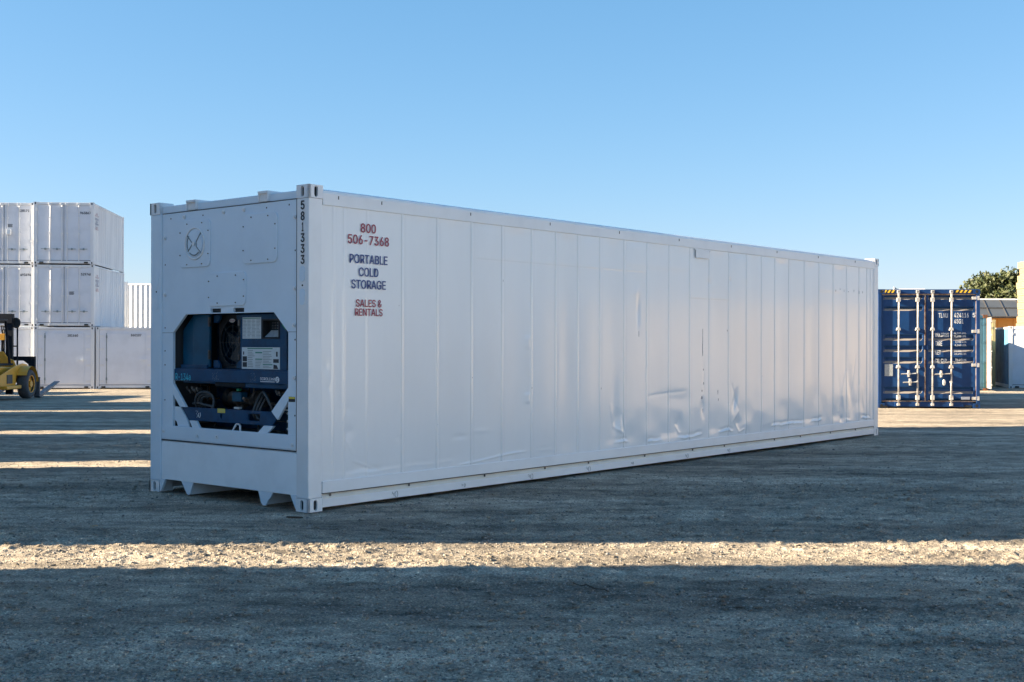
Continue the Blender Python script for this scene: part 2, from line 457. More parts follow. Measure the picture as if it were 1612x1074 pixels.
def clods():
    bm = bmesh.new(); bmesh.ops.create_icosphere(bm, subdivisions=1, radius=1)
    bv = np.array([v.co[:] for v in bm.verts]); bf = np.array([[v.index for v in f.verts] for f in bm.faces]); bm.free()
    n = 10000
    y = 5.4 + 8.6 * rng.random(n) ** 1.2; x = (rng.random(n) * 2 - 1) * (0.44 * y + 0.5)
    keep = vnoise(x * .35 + .2 * y, y, 1.3, 33, 12) + .35 * (rng.random(n) - .5) > -.06
    a = R(40.06); dx = x + 1.797; dy = y - 10.726
    u = -(dx * math.cos(a) - dy * math.sin(a)); s_ = dx * math.sin(a) + dy * math.cos(a)
    keep &= ~((u > -.05) & (u < 2.48) & (s_ > -.05) & (s_ < 12.2))
    x = x[keep]; y = y[keep]; n = len(x)
    r = 0.005 + 0.012 * rng.random(n) ** 2.4
    sc = r[:, None] * np.stack([1.0 + 1.1 * rng.random(n), .5 + .5 * rng.random(n), .45 + .35 * rng.random(n)], 1)
    th = (rng.random(n) - .5) * 1.1 + .12
    P = bv[None] * (1 + 0.5 * (rng.random((n, len(bv), 1)) - .5)) * sc[:, None, :]
    X = P[..., 0] * np.cos(th)[:, None] - P[..., 1] * np.sin(th)[:, None] + x[:, None]
    Y = P[..., 0] * np.sin(th)[:, None] + P[..., 1] * np.cos(th)[:, None] + y[:, None]
    Z = P[..., 2] + (height(x, y) + sc[:, 2] * 0.3)[:, None]
    co = np.stack([X, Y, Z], -1).reshape(-1, 3)
    f = (bf[None] + (np.arange(n) * len(bv))[:, None, None]).reshape(-1, 3)
    me = bpy.data.meshes.new('dirt_clods')
    me.vertices.add(len(co)); me.vertices.foreach_set('co', co.astype(np.float32).ravel())
    me.loops.add(f.size); me.loops.foreach_set('vertex_index', f.astype(np.int32).ravel())
    me.polygons.add(len(f)); me.polygons.foreach_set('loop_start', np.arange(0, f.size, 3, dtype=np.int32))
    me.update(calc_edges=True)
    o = link('dirt_clods', me, m_ground); o['kind'] = 'stuff'
    o['label'] = 'low crumbly clods of dirt lying across the yard'; o['category'] = 'dirt clods'
clods()

# a thin stick and a few flat chips on the dirt in front
def hz(x, y): return float(height(np.array([x]), np.array([y]))[0])
mb = MB(); pts = []
for k in range(9):
    t = k / 8; x = .385 + .20 * t; y = 7.60 - .24 * t
    pts.append((x, y, hz(x, y) + .010 + .003 * math.sin(3 * t)))
mb.tube(pts, [.004 + .001 * math.sin(5 * k) for k in range(9)], 6)
tag(mb.build('stick', m_bark), 'thin dark straight stick lying on the shaded dirt in the foreground', 'stick')
def chip(x, y, a, l, w, label, m):
    mb = MB(); ca, sa = math.cos(a), math.sin(a); z = hz(x, y) + .006
    poly = [(-l, -w * .4), (-l * .4, -w), (l * .7, -w * .7), (l, w * .2), (l * .3, w), (-l * .8, w * .6)]
    mb.prism([(x + p * ca - q * sa, y + p * sa + q * ca) for p, q in poly], z - .004, z + .006, 'z')
    tag(mb.build('wood_chip', m, bevel=.0015), label, 'wood chip', 'chips lying on the dirt')
chip(.86, 7.63, .2, .035, .012, 'pale splinter of wood lying on the dirt just beyond the thin stick', m_wood)
chip(-1.86, 10.42, -.25, .075, .022, 'flat brown wood chip beside the near bottom corner of the large white container', m_bark)
chip(-3.3, 9.6, .6, .03, .010, 'small pale wood chip in front of the container end at left', m_wood)

# ------------------------------------------------------------------ shared: corner casting with real slots
def casting_mesh(sx, sy, dx=.168, dy=.165, dz=.118, hole_r=.024, hole_h=.028):
    """hollow corner casting; slots on the face towards -y*sy and x*sx; origin at its outer bottom corner, body goes inward"""
    key = (sx, sy)
    X0, X1 = (0, -dx * sx) ; Y0, Y1 = (0, dy * sy)
    me = bpy.data.meshes.new('corner_casting')
    # front plate, side plate and a dark-looking hollow behind them
    t = .022
    b1 = bmesh.new()
    def plate(axis):
        L_ = dx if axis == 'y' else dy
        outer = [(0, 0), (L_, 0), (L_, dz), (0, dz)]
        cu, cz = L_ * .52, dz * .50; hw, hh = .022, .026
        hole = []
        for k in range(9): a = math.pi * k / 8; hole.append((cu + hw * math.cos(a), cz + hh + hw * math.sin(a)))
        for k in range(9): a = math.pi + math.pi * k / 8; hole.append((cu + hw * math.cos(a), cz - hh + hw * math.sin(a)))
        es = []
        for loop in (outer, hole):
            vs_ = []
            for p in loop:
                if axis == 'y': vs_.append(b1.verts.new((-p[0] * sx, 0, p[1])))
                else: vs_.append(b1.verts.new((0, p[0] * sy, p[1])))
            for i in range(len(vs_)): es.append(b1.edges.new((vs_[i], vs_[(i + 1) % len(vs_)])))
        g = bmesh.ops.triangle_fill(b1, edges=es, use_beauty=True)
        fs = [f for f in g['geom'] if isinstance(f, bmesh.types.BMFace)]
        r = bmesh.ops.extrude_face_region(b1, geom=fs)
        v = Vector((0, t * sy, 0)) if axis == 'y' else Vector((-t * sx, 0, 0))
        bmesh.ops.translate(b1, verts=[e for e in r['geom'] if isinstance(e, bmesh.types.BMVert)], vec=v)
    plate('y'); plate('x')
    b1.to_mesh(me); b1.free()
    # caps top and bottom, inner faces
    mb = MB()
    xa, xb = sorted((0, -dx * sx)); ya, yb = sorted((0, dy * sy))
    mb.box(xa + .001, xb - .001, ya + .001, yb - .001, dz - .015, dz); mb.box(xa + .001, xb - .001, ya + .001, yb - .001, 0, .012)
    bx = -dx * sx; mb.box(min(bx, bx + .01 * sx), max(bx, bx + .01 * sx), ya + .002, yb - .002, .012, dz - .015)
    by = dy * sy; mb.box(xa + .012, xb - .012, min(by, by - .01 * sy), max(by, by - .01 * sy), .012, dz - .015)
    me2 = bpy.data.meshes.new('c'); me2.from_pydata(mb.v, [], mb.f)
    bm = bmesh.new(); bm.from_mesh(me); bm.from_mesh(me2); bmesh.ops.recalc_face_normals(bm, faces=bm.faces)
    bm.to_mesh(me); bm.free(); bpy.data.meshes.remove(me2)
    return me

# ------------------------------------------------------------------ the large white refrigerated container
L, W, H = 12.192, 2.438, 2.896
YAW = -R(40.06)
near = Vector((-1.797, 10.726, 0)); ex = Vector((math.cos(YAW), math.sin(YAW), 0))
org = near - W * ex
main = thing('refrigerated_container', 'long glossy white container with a blue cooling unit in its end, alone mid-yard',
             'shipping container', org, YAW)
cm = {(sx, sy): casting_mesh(sx, sy) for sx in (-1, 1) for sy in (-1, 1)}
for sx in (-1, 1):
    for sy in (1, -1):
        for top in (0, 1):
            o = link('corner_casting', cm[(sx, sy)], None, main)
            if not cm[(sx, sy)].materials: cm[(sx, sy)].materials.append(m_frame)
            o.location = (W if sx > 0 else 0, 0 if sy > 0 else L, 2.778 + .012 if top else 0)
            cx0, cy0 = sorted((-.03 * sx, -.150 * sx)), sorted((.03 * sy, .150 * sy))
            MB().box(cx0[0], cx0[1], cy0[0], cy0[1], .014, .102).build('casting_hole_shade', m_seam, o)  # dark block in the hollow casting, standing in for shade behind the slots
            if sx > 0: o.location.x += .003
            else: o.location.x -= .003
            o.location.y += -.003 if sy > 0 else .003
# posts
for sx in (0, 1):
    for sy in (0, 1):
        mb = MB()
        x0, x1 = (.002, .185) if sx == 0 else (2.270, W - .002)
        y0, y1 = (.002, .162) if sy == 0 else (L - .162, L - .002)
        mb.box(x0, x1, y0, y1, .118, 2.79)
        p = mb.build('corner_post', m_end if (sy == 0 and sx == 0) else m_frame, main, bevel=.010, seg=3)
        if sy == 0 and sx == 1:
            me = p.data; me.materials.append(m_frame)
# near post stampings: raised ovals and the small hole between them, on both end posts
for cx in (.105, 2.352):
    for (z0, z1) in ((2.045, 2.185), (1.835, 1.985)):
        MB().prism(rr(cx - .036, cx + .036, z0, z1, .035), -.004, .003).build('stamped_oval', m_end, main, bevel=.003)
    MB().prism(circle(cx, 2.013, .009, 10)[::-1], -.0005, .002).build('post_hole', m_dark, main)
# roof, floor, cross members
mb = MB().box(.03, W - .03, .05, L - .05, 2.80, 2.872); mb.build('roof', m_frame, main, bevel=.02)
mb = MB().box(.06, W - .06, .10, L - .1, .165, .262); mb.build('floor', m_dark, main)
for k in range(22):
    yy = .5 + k * .52
    MB().box(.08, W - .09, yy, yy + .06, .05, .164).build('cross_member', m_steel, main)
# top rails
def rail(poly, y0, y1, name, m, mirror=False, bevel=.004):
    mb = MB()
    P = [((W - p[0]) if mirror else p[0], p[1]) for p in poly]
    mb.prism(P, y0, y1); return mb.build(name, m, main, bevel=bevel)
top_prof = [(W - .075, 2.736), (W, 2.736), (W, 2.842), (W - .012, 2.868), (W - .045, 2.882), (W - .075, 2.882)]
rail(top_prof, .164, L - .164, 'top_rail', m_frame)
rail(top_prof, .164, L - .164, 'top_rail', m_frame, True)
bot_prof = [(W - .06, .03), (W - .001, .03), (W + .001, .108), (W - .022, .146), (W - .024, .157), (W + .001, .157), (W, .264), (W - .06, .264)]
rail(bot_prof, .166, L - .166, 'bottom_rail', m_frame)
rail(bot_prof, .166, L - .166, 'bottom_rail', m_frame, True)
# near bottom rail: ledge tinted cream as reflected light, dark strip as gap shade
MB().add([(W + .0022, .17, .1082), (W + .0022, L - .17, .1082), (W - .0205, L - .17, .1462), (W - .0205, .17, .1462)], [(0, 1, 2, 3)]).build('ledge_strip', m_ledge, main)
MB().box(W - .02, W - .0005, .17, L - .17, .1505, .1568).build('rail_gap_shade', m_seam, main)
for y_ in (.25, 1.25, 2.35, 3.35, 4.15, 5.3, 6.4, 7.2, 8.6, 9.4, 10.4, 11.3):   # light sheet-metal drip notches under the rail
    MB().box(W - .004, W + .004, y_, y_ + .016, .126, .149).build('drain_notch', m_steel, main)
# hand-drawn marks on the bottom rail (circle with a tick)
def scribble(y_, z_, s=1.0):
    pts = []
    for k in range(12):
        a = 2.2 + k * .52; pts.append((W + .0035, y_ + .03 + s * .020 * math.cos(a), z_ + s * .030 * math.sin(a)))
    mb = MB(); mb.tube(pts, .0022, 4)
    mb.tube([(W + .0035, y_ - .025 * s, z_ + .028 * s), (W + .0035, y_ - .002, z_ - .012 * s)], .0020, 4)
    mb.tube([(W + .0035, y_ - .03 * s, z_ + .005 * s), (W + .0035, y_ + .004, z_ + .012 * s)], .0016, 4)
    mb.build('marker_scribble', m_greyink, main)
for y_, s in ((1.054, 1), (2.02, .55), (3.095, 1), (4.141, 1), (5.023, .5), (6.25, .9), (7.305, .8)): scribble(y_, .066, s)
for y_ in (.35, .889, 2.136, 3.441, 4.764, 6.077, 7.382, 8.676, 9.986, 11.29):
    MB().tube([(W + .001, y_, 2.83), (W + .004, y_ - .004, 2.815), (W + .001, y_ - .001, 2.80)], .0045, 6).build('rail_rivet', m_steel, main)

RIBS = [.296, .427, .714, 1.171, 1.654, 2.162, 2.641, 3.132, 3.555, 3.962, 4.388, 4.878, 5.363, 5.859, 6.351, 6.833, 7.331,
        7.815, 8.241, 8.639, 9.061, 9.552, 10.03, 10.523, 11.003, 11.47, 11.762, 11.898, 12.008]
def side_fn(S, Z):
    h = np.zeros_like(S)
    for k, r in enumerate(RIBS):
        amp = .0022 if r == .714 else (.0035 if r < .5 else .0075)
        t = (S - r) / .0135
        h += amp * np.exp(-t ** 4) - .25 * amp * np.exp(-((S - r - .03) / .014) ** 2)
    inner = smooth(.27, .40, Z) * (1 - smooth(2.65, 2.73, Z))
    for a, b in zip(RIBS[:-1], RIBS[1:]):        # each sheet bellies a little
        if b - a > .3:
            t = np.clip((S - a) / (b - a), 0, 1); am = .0035 * math.sin(a * 7.3 + 1)
            h -= (am + .001) * np.sin(math.pi * t) ** 2 * inner
    far = smooth(4.2, 5.2, S)
    h += inner * (.006 * vnoise(S, Z * .5, .9, 3, 3) * (.25 + .75 * far) + .0028 * vnoise(S, Z * .35, 3.1, 9, 1) * (.3 + .7 * far))
    low = 1 - smooth(.35, 1.05, Z)
    h += inner * far * low * (.012 * vnoise(S, Z, 2.6, 11, 5) + .008 * vnoise(S, Z, 5.2, 31, 15))
    def dent(s0, z0, rs, rz, d, tilt=0.0):
        a = (S - s0) - tilt * (Z - z0)
        return -d * np.exp(-(a / rs) ** 2 - ((Z - z0) / rz) ** 2)
    for q in ((4.72, .60, .06, .13, .012, .12), (4.68, .92, .08, .22, .006, .15), (4.83, .50, .08, .10, -.010, 0), (5.18, 1.90, .028, .17, .013, 0),
              (5.15, 2.12, .06, .08, -.004, 0), (6.098, .50, .07, .10, .016, .1), (6.05, .80, .30, .10, .006, 0), (6.683, .68, .05, .10, .012, 0),
              (6.70, 1.05, .022, .25, .005, 0), (7.507, .72, .05, .13, .020, .35), (7.594, .42, .10, .08, .014, 0), (7.45, .55, .14, .12, -.008, 0),
              (11.15, .80, .10, .45, .014, -.25), (10.9, .60, .06, .35, -.007, -.3), (11.62, .55, .06, .30, .010, .1), (10.83, .33, .05, .05, .012, 0),
              (.50, .69, .05, .05, .005, 0), (.49, .90, .05, .05, .004, 0), (.48, 1.25, .04, .05, .003, 0), (.60, .36, .10, .06, .006, .6),
              (.78, .335, .09, .03, .007, -1.0), (2.0, .56, .10, .025, .005, 0), (2.3, .60, .12, .02, -.003, 0), (1.12, .60, .015, .03, .006, 0),
              (.24, 2.2, .03, .35, .002, 0), (.22, 1.30, .02, .05, .006, 0), (.25, 1.10, .02, .05, .006, 0), (6.83, 2.30, .05, .03, .006, 0), (7.38, 2.35, .02, .03, .006, 0)):
        h += dent(*q)
    # pressed brackets beside the rib at 3.13
    for z1, z0 in ((1.574, 1.452), (.963, .861)):
        h += .007 * smooth(2.97, 3.08, S) * (1 - smooth(3.10, 3.12, S)) * smooth(z0 - .012, z0 + .012, Z) * (1 - smooth(z1 - .012, z1 + .012, Z))
    # crumpled lower edge of the sheet
    zc = .318 + .045 * vnoise(S, S * 0, 2.2, 3, 3) + .05 * np.exp(-((S - 10.3) / .5) ** 2) + .022 * vnoise(S, S * 0, 7, 3, 8) + .012 * vnoise(S, S * 0, 17, 5, 8)
    am = .012 * (.10 + .90 * smooth(4.4, 5, S)) * smooth(-.02, .25, vnoise(S, S * 0, 2.9, 8, 1)) * (.55 + 1.4 * np.abs(vnoise(S, S * 0, 11, 2, 1)))
    h += am * np.exp(-np.abs((Z - zc) / .013) ** 1.4) - .55 * am * np.exp(-((Z - zc - .035) / .020) ** 2)
    # sharp kinks where something struck the sheet
    def kink(s0, z0, s1, z1, w, d):
        L2 = (s1 - s0) ** 2 + (z1 - z0) ** 2
        t = np.clip(((S - s0) * (s1 - s0) + (Z - z0) * (z1 - z0)) / L2, 0, 1)
        q = np.hypot(S - s0 - t * (s1 - s0), Z - z0 - t * (z1 - z0))
        return d * np.exp(-(q / w) ** 1.5) * (.35 + .65 * np.sin(math.pi * (.12 + .76 * t)))
    for q in ((4.62, .78, 4.68, .52, .016, .007), (4.68, .52, 4.86, .44, .015, .007), (4.84, .66, 4.88, .42, .013, -.008), (6.03, .46, 6.12, .36, .013, .008), (6.16, .30, 6.30, .29, .012, .008),
              (7.42, .95, 7.60, .60, .014, -.008), (7.60, .60, 7.42, .44, .014, .007), (7.50, .44, 7.62, .30, .014, .008), (7.62, .30, 7.76, .34, .012, .007), (6.66, 1.50, 6.665, 1.15, .008, -.004),
              (6.68, .80, 6.69, .55, .010, -.006), (11.0, 1.1, 10.72, .45, .018, .008), (11.35, 1.3, 11.12, .50, .018, -.007), (11.5, 1.0, 11.38, .6, .014, .006), (5.40, .86, 6.25, .90, .016, -.003),
              (11.62, .80, 11.66, .50, .018, .006), (.55, .42, .80, .33, .012, .004), (.45, .62, .55, .48, .012, .003)):
        h += kink(*q)
    zc2 = .245 + .065 * smooth(1.9, 3.0, S)
    h += .006 * np.exp(-((Z - zc2 - .03) / .010) ** 2) * smooth(1.9, 2.1, S) * (1 - smooth(2.9, 3.1, S))
    # long horizontal sheet seams
    h += .0012 * smooth(2.371, 2.374, Z) * (1 - smooth(5.3, 5.36, S)) * smooth(2.2, 2.3, S)
    h += .0014 * smooth(2.086, 2.090, Z) * smooth(6.3, 6.36, S) * (1 - smooth(7.3, 7.35, S))
    h += .0015 * smooth(2.300, 2.303, Z) * smooth(10.0, 10.05, S) * (1 - smooth(10.75, 10.8, S))
    h += .0015 * smooth(2.440, 2.443, Z) * smooth(4.9, 4.95, S) * (1 - smooth(6.3, 6.35, S))
    return h
ss = set(np.round(np.arange(.160, 12.036, .019), 4))
for r in RIBS:
    for d in (-.022, -.017, -.0135, -.010, -.004, .004, .010, .0135, .017, .022, .03, .04): ss.add(round(r + d, 4))
ss = np.array(sorted(q for q in ss if .16 <= q <= 12.036))
keep = [0]
for i in range(1, len(ss)):
    if ss[i] - ss[keep[-1]] > .0028: keep.append(i)
ss = ss[keep]
zs = np.unique(np.round(np.concatenate([np.arange(.262, .42, .007), np.arange(.42, 1.2, .014), np.arange(1.2, 2.7385, .0215), [2.7385, 2.371, 2.375, 2.0865, 2.09]]), 4))
grid('side_wall', ss, zs, lambda S, Z: (W - .012 + side_fn(S, Z), S, Z), m_side, main)
MB().box(.010, .05, .16, 12.036, .262, 2.738).build('side_wall', m_frame, main)
MB().box(.18, W - .18, L - .05, L - .02, .12, 2.80).build('door_end', m_frame, main)
# scuffs and pinholes on the sheet
m_scuff = mat('scuffed_paint', (0.30, 0.30, 0.33), 0.7, col2=(0.50, 0.50, 0.52), var_scale=30)
for y_, z_, w_, h_s in ((6.697, 1.165, .030, .022), (6.705, .985, .022, .03), (6.655, .89, .024, .022), (6.651, .80, .05, .035), (6.69, .60, .012, .09), (7.06, .86, .010, .05), (7.07, .76, .008, .03), (5.19, 1.62, .006, .06),
                       (6.672, 1.52, .008, .30), (4.42, .98, .006, .02), (3.135, 1.02, .012, .01), (2.17, 1.15, .010, .012), (8.25, 1.05, .01, .008), (10.62, 2.33, .018, .03), (10.78, 2.36, .012, .02), (10.92, 2.34, .014, .03),
                       (11.08, 2.33, .03, .012), (11.28, 2.35, .012, .03), (11.46, 2.33, .014, .04), (11.60, 2.34, .012, .03), (1.13, 1.86, .008, .008), (2.66, 2.16, .006, .02), (1.66, .70, .006, .006), (7.30, 1.68, .02, .02)):
    P = [(y_ + w_ * math.cos(a) * (.75 + .35 * math.sin(a * 3 + y_ * 9)) * .6, z_ + h_s * math.sin(a) * .6) for a in np.linspace(0, 5.6, 9)]
    hh = float(side_fn(np.array([[y_]]), np.array([[z_]]))[0, 0])
    MB().prism(P, W - .013 + hh, W - .0095 + hh, 'x').build('scuff_mark', m_scuff, main)
# small plates riveted under the top rail
holed_plate('patch_plate', [(6.47, 2.612), (6.80, 2.612), (6.80, 2.716), (6.47, 2.716)], [], W - .002, W + .010, m_frame, main, 'x', .003)
MB().box(W - .01, W + .006, 6.44, 6.84, 2.716, 2.730).build('patch_lip', m_frame, main, bevel=.003)
# decal sheet and lettering
xt = W - .0030
for s, m, a, b, z0, z1, bo in (('800', m_red, .627, .815, 2.524, 2.607, .030), ('506-7368', m_red, .468, .984, 2.413, 2.497, .030),
                       ('PORTABLE', m_navy, .490, .966, 2.237, 2.318, .030), ('COLD', m_navy, .604, .848, 2.118, 2.199, .030),
                       ('STORAGE', m_navy, .512, .944, 2.003, 2.084, .030), ('SALES &', m_red, .568, .893, 1.836, 1.904, .030), ('RENTALS', m_red, .558, .903, 1.753, 1.820, .030)):
    text('lettering', s, m, main, a, b, z0, z1, xt, 'side', bo)

# number down the near post
for k, ch in enumerate('581333'):
    zt = 2.764 - k * .0968; w = .046 if ch != '1' else .016
    text('post_digit', ch, m_ink, main, 2.356 - w / 2, 2.356 + w / 2, zt - .076, zt, -.0012, 'end', .06)

# ---- end: upper and surround panel with the octagonal opening
OCT = [(.581, 1.780), (.369, 1.602), (.369, .675), (2.138, .675), (2.138, 1.597), (1.935, 1.781)]
PY = .018
OUT = [(.188, .536), (2.262, .536), (2.262, 2.788), (.188, 2.788)]
SL1 = [(.984, 1.790), (1.146, 1.790), (1.146, 1.829), (.984, 1.829)]
SL2 = [(1.337, 1.790), (1.500, 1.790), (1.500, 1.829), (1.337, 1.829)]
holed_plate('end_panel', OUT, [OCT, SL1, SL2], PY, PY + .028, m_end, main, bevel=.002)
MB().box(2.263, 2.2695, .006, .06, .536, 2.79).build('panel_seam', m_seam, main)
MB().box(.186, 2.262, .014, .060, 2.789, 2.793).build('panel_seam', m_seam, main)
MB().box(.187, 2.262, .010, .060, .526, .535).build('panel_seam', m_seam, main)
# header rail and the two brackets standing on it
MB().box(.172, 2.266, .030, .110, 2.794, 2.868).build('header_rail', m_end, main, bevel=.008)
for u0, u1 in ((.609, .765), (1.724, 1.866)):
    br = MB().box(u0, u1, -.004, .20, 2.872, 2.895).box(u0, u0 + .012, .0, .19, 2.80, 2.872).box(u1 - .012, u1, .0, .19, 2.80, 2.872).box(u0 + .012, u1 - .012, .016, .028, 2.80, 2.872).build('roof_bracket', m_frame, main, bevel=.002)
# access covers
def cover(u0, u1, z0, z1, name, bolts):
    mb = MB(); mb.prism(rr(u0, u1, z0, z1, .055), PY - .012, PY + .002)
    o = mb.build(name, m_end, main, bevel=.005)
    for (u, z) in bolts: MB().cyl((u, PY - .019, z), (u, PY - .010, z), .0065, 6).build('bolt', m_steel, o)
    return o
def ringbolts(u0, u1, z0, z1):
    o = []
    for t in (.27, .75): o += [(u0 + (u1 - u0) * t, z1 - .035), (u0 + (u1 - u0) * t, z0 + .03), (u0 + .022, z0 + (z1 - z0) * t), (u1 - .025, z0 + (z1 - z0) * t)]
    return o
vent = cover(.482, .985, 2.236, 2.698, 'vent_cover', ringbolts(.482, .985, 2.236, 2.698))
cover(1.482, 1.992, 2.236, 2.700, 'access_cover', ringbolts(1.482, 1.992, 2.236, 2.700))
cover(.950, 1.535, 1.850, 2.172, 'access_cover', ringbolts(.950, 1.535, 1.850, 2.172))
# fresh-air disc: rim, slots and the quarter openings
cx, cz = .746, 2.466
rim = MB(); rim.tube([(cx + .153 * math.cos(a), PY - .014, cz + .153 * math.sin(a)) for a in np.linspace(0, 2 * math.pi, 33)], .009, 8, False)
rim.build('vent_rim', m_frame, vent)
disc = MB(); disc.prism(circle(cx, cz, .128, 28)[::-1], PY - .020, PY - .010); disc.build('vent_disc', m_end, vent, bevel=.003)
sl = MB()
def arc_slot(r0, a0, a1): sl.tube([(cx + r0 * math.cos(R(a)), PY - .021, cz + r0 * math.sin(R(a))) for a in np.linspace(a0, a1, 12)], .0065, 5)
arc_slot(.113, 138, 218); arc_slot(.113, 232, 312)
for a, b in (((-.11, .08), (-.025, .0)), ((.105, .10), (.035, .02)), ((.035, .02), (.035, -.03)), ((.035, -.03), (.105, -.09)), ((-.025, 0), (-.10, -.075))):
    sl.tube([(cx + a[0], PY - .021, cz + a[1]), (cx + b[0], PY - .021, cz + b[1])], .006, 5)
sl.build('vent_slots', m_greyink, vent)
MB().cyl((cx, PY - .034, cz), (cx, PY - .018, cz), .022, 14).build('vent_hub', m_frame, vent, bevel=.003)
# bolts round the panel
for (u, z) in ((.235, 2.55), (.235, 1.98), (.225, .62), (2.235, 2.63), (2.235, 1.99), (2.225, 1.66), (2.232, 1.19), (.56, 2.74), (1.19, 2.745), (1.50, 2.745), (2.21, .585), (.79, .600), (1.10, .602)):
    MB().cyl((u, PY - .012, z), (u, PY + .001, z), .020, 12).cyl((u, PY - .022, z), (u, PY - .011, z), .010, 6).build('bolt', m_frame, main)
for (u, z) in ((.33, 2.735), (.86, 2.735), (1.83, 2.74), (2.15, 2.745), (.235, 2.28), (.235, 1.65), (.235, 1.42), (.235, 1.28), (.235, .93), (2.235, 2.33), (2.235, 1.53), (.36, .615), (.53, .612), (1.44, .612), (1.75, .611), (2.235, .85), (2.235, .62)):
    MB().cyl((u, PY - .0015, z), (u, PY + .002, z), .0085, 8).build('bolt_hole', m_ink, main)
# surround seams beside the opening
for u0, u1 in ((.190, .366), (2.140, 2.260)): MB().box(u0, u1, PY - .0012, PY + .002, 1.598, 1.603).build('joint_line', m_greyink, main)
MB().box(.19, 2.262, PY - .006, PY - .001, .545, .672).build('sill_plate', m_end, main, bevel=.002)
# kick panel under the unit and the forklift feet
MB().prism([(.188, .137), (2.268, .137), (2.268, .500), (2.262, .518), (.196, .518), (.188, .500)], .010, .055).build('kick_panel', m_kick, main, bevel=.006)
MB().box(.19, 2.262, .026, .06, .516, .530).build('kick_ledge', m_frame, main)
MB().prism([(.172, .118), (.172, .014), (.190, .014), (.262, .137), (.172, .137)], .003, .030).build('gusset', m_end, main, bevel=.002)
MB().prism([(2.266, .118), (2.266, .014), (2.252, .030), (2.190, .137), (2.266, .137)], .003, .030).build('gusset', m_end, main, bevel=.002)
for P, e in (([(.520, .140), (.612, .020), (.640, .010), (.666, .022), (.715, .140)], [(.655, .02), (1.03, .12)]), ([(1.722, .140), (1.762, .030), (1.790, .010), (1.832, .012), (1.862, .060), (1.895, .085), (1.935, .140)], None)):
    MB().prism(P, .012, .030).build('pocket_foot', m_end, main, bevel=.002)
    u = P[1][0] + .04
    MB().box(u, u + .012, .030, 1.6, .016, .135).build('pocket_wall', m_frame, main)
MB().box(.62, 1.95, .35, 2.2, .128, .137).build('pocket_roof', m_frame, main)

# ---- cooling unit
MB().box(.30, 2.20, .56, .60, .60, 1.85).build('recess_back', m_blue, main)
MB().box(.315, .345, .048, .56, .60, 1.85).box(2.165, 2.20, .048, .56, .60, 1.85).box(.345, 2.165, .048, .56, 1.80, 1.85).box(.345, 2.165, .048, .56, .60, .64).build('recess_lining', m_seam, main)
cu_ = bpy.data.objects.new('cooling_unit', None); C.objects.link(cu_); cu_.parent = main
# everything of the unit hangs directly under 'cooling_unit' so the tree stays three deep
def unit(mb, name, m, bevel=.003): return mb.build(name, m, cu_, bevel=bevel)
unit(MB().prism([(.40, 1.262), (.575, 1.262), (.575, 1.765), (.562, 1.765), (.40, 1.625)], .115, .14), 'side_door', m_tealblue)
unit(MB().prism([(.585, 1.262), (.850, 1.262), (.850, 1.775), (.585, 1.775)], .100, .13), 'side_door', m_tealblue, .006)
unit(MB().box(.420, .845, .075, .10, 1.252, 1.285), 'door_rail', m_blue)
for z in (1.34, 1.66): unit(MB().box(.846, .868, .085, .11, z, z + .09), 'hinge', m_steel)
for z in (1.34, 1.50, 1.66): unit(MB().box(1.335, 1.356, .070, .10, z, z + .06), 'hinge', m_steel)
# fan bay
holed_plate('fan_shroud', [(.870, 1.255), (1.335, 1.255), (1.335, 1.772), (.870, 1.772)], [circle(1.10, 1.505, .205, 28, .225)], .20, .215, m_black, cu_)
unit(MB().box(.868, 1.335, .44, .46, 1.25, 1.775), 'fan_bay_back', m_dark)
fan = MB()
for k in range(5):
    a = 2 * math.pi * k / 5 + .5
    c, s = math.cos(a), math.sin(a)
    P = [(.03, -.03), (.19, -.07), (.20, .03), (.04, .035)]
    top = [(1.10 + p * c - q * s, .275 + .25 * q + .012, 1.505 + (p * s + q * c) * 1.08) for p, q in P]
    bot = [(x, y + .006, z) for x, y, z in top]
    fan.add(top + bot, [(0, 1, 2, 3), (7, 6, 5, 4), (0, 4, 5, 1), (1, 5, 6, 2), (2, 6, 7, 3), (3, 7, 4, 0)])
fan.cyl((1.10, .25, 1.505), (1.10, .32, 1.505), .045, 16); unit(fan, 'fan', m_hose, 0)
g = MB()
for r_ in (.05, .10, .15, .195): g.tube([(1.10 + r_ * math.cos(a), .190, 1.505 + r_ * 1.1 * math.sin(a)) for a in np.linspace(0, 6.2832, 28)], .0022, 4, False)
for k in range(8):
    a = k * math.pi / 4; g.tube([(1.10, .192, 1.505), (1.10 + .2 * math.cos(a), .192, 1.505 + .22 * math.sin(a))], .0022, 4)
unit(g, 'fan_grille', m_hose, 0)
for (u, z, du, dz_) in ((.872, 1.770, 1, -1), (1.333, 1.770, -1, -1), (.872, 1.257, 1, 1), (1.333, 1.257, -1, 1)):
    P = [(u, z), (u + .10 * du, z), (u + .10 * du, z + .035 * dz_), (u + .06 * du, z + .075 * dz_), (u, z + .075 * dz_)]
    unit(MB().prism(P, .135, .16), 'fan_bracket', m_blue)
lg = MB(); lg.prism(circle(1.10, 1.716, .042, 18, .018)[::-1], .183, .189); unit(lg, 'fan_badge', m_pale, 0)
text('badge_print', 'DAIKIN', m_red, cu_, 1.068, 1.132, 1.708, 1.724, .1815)
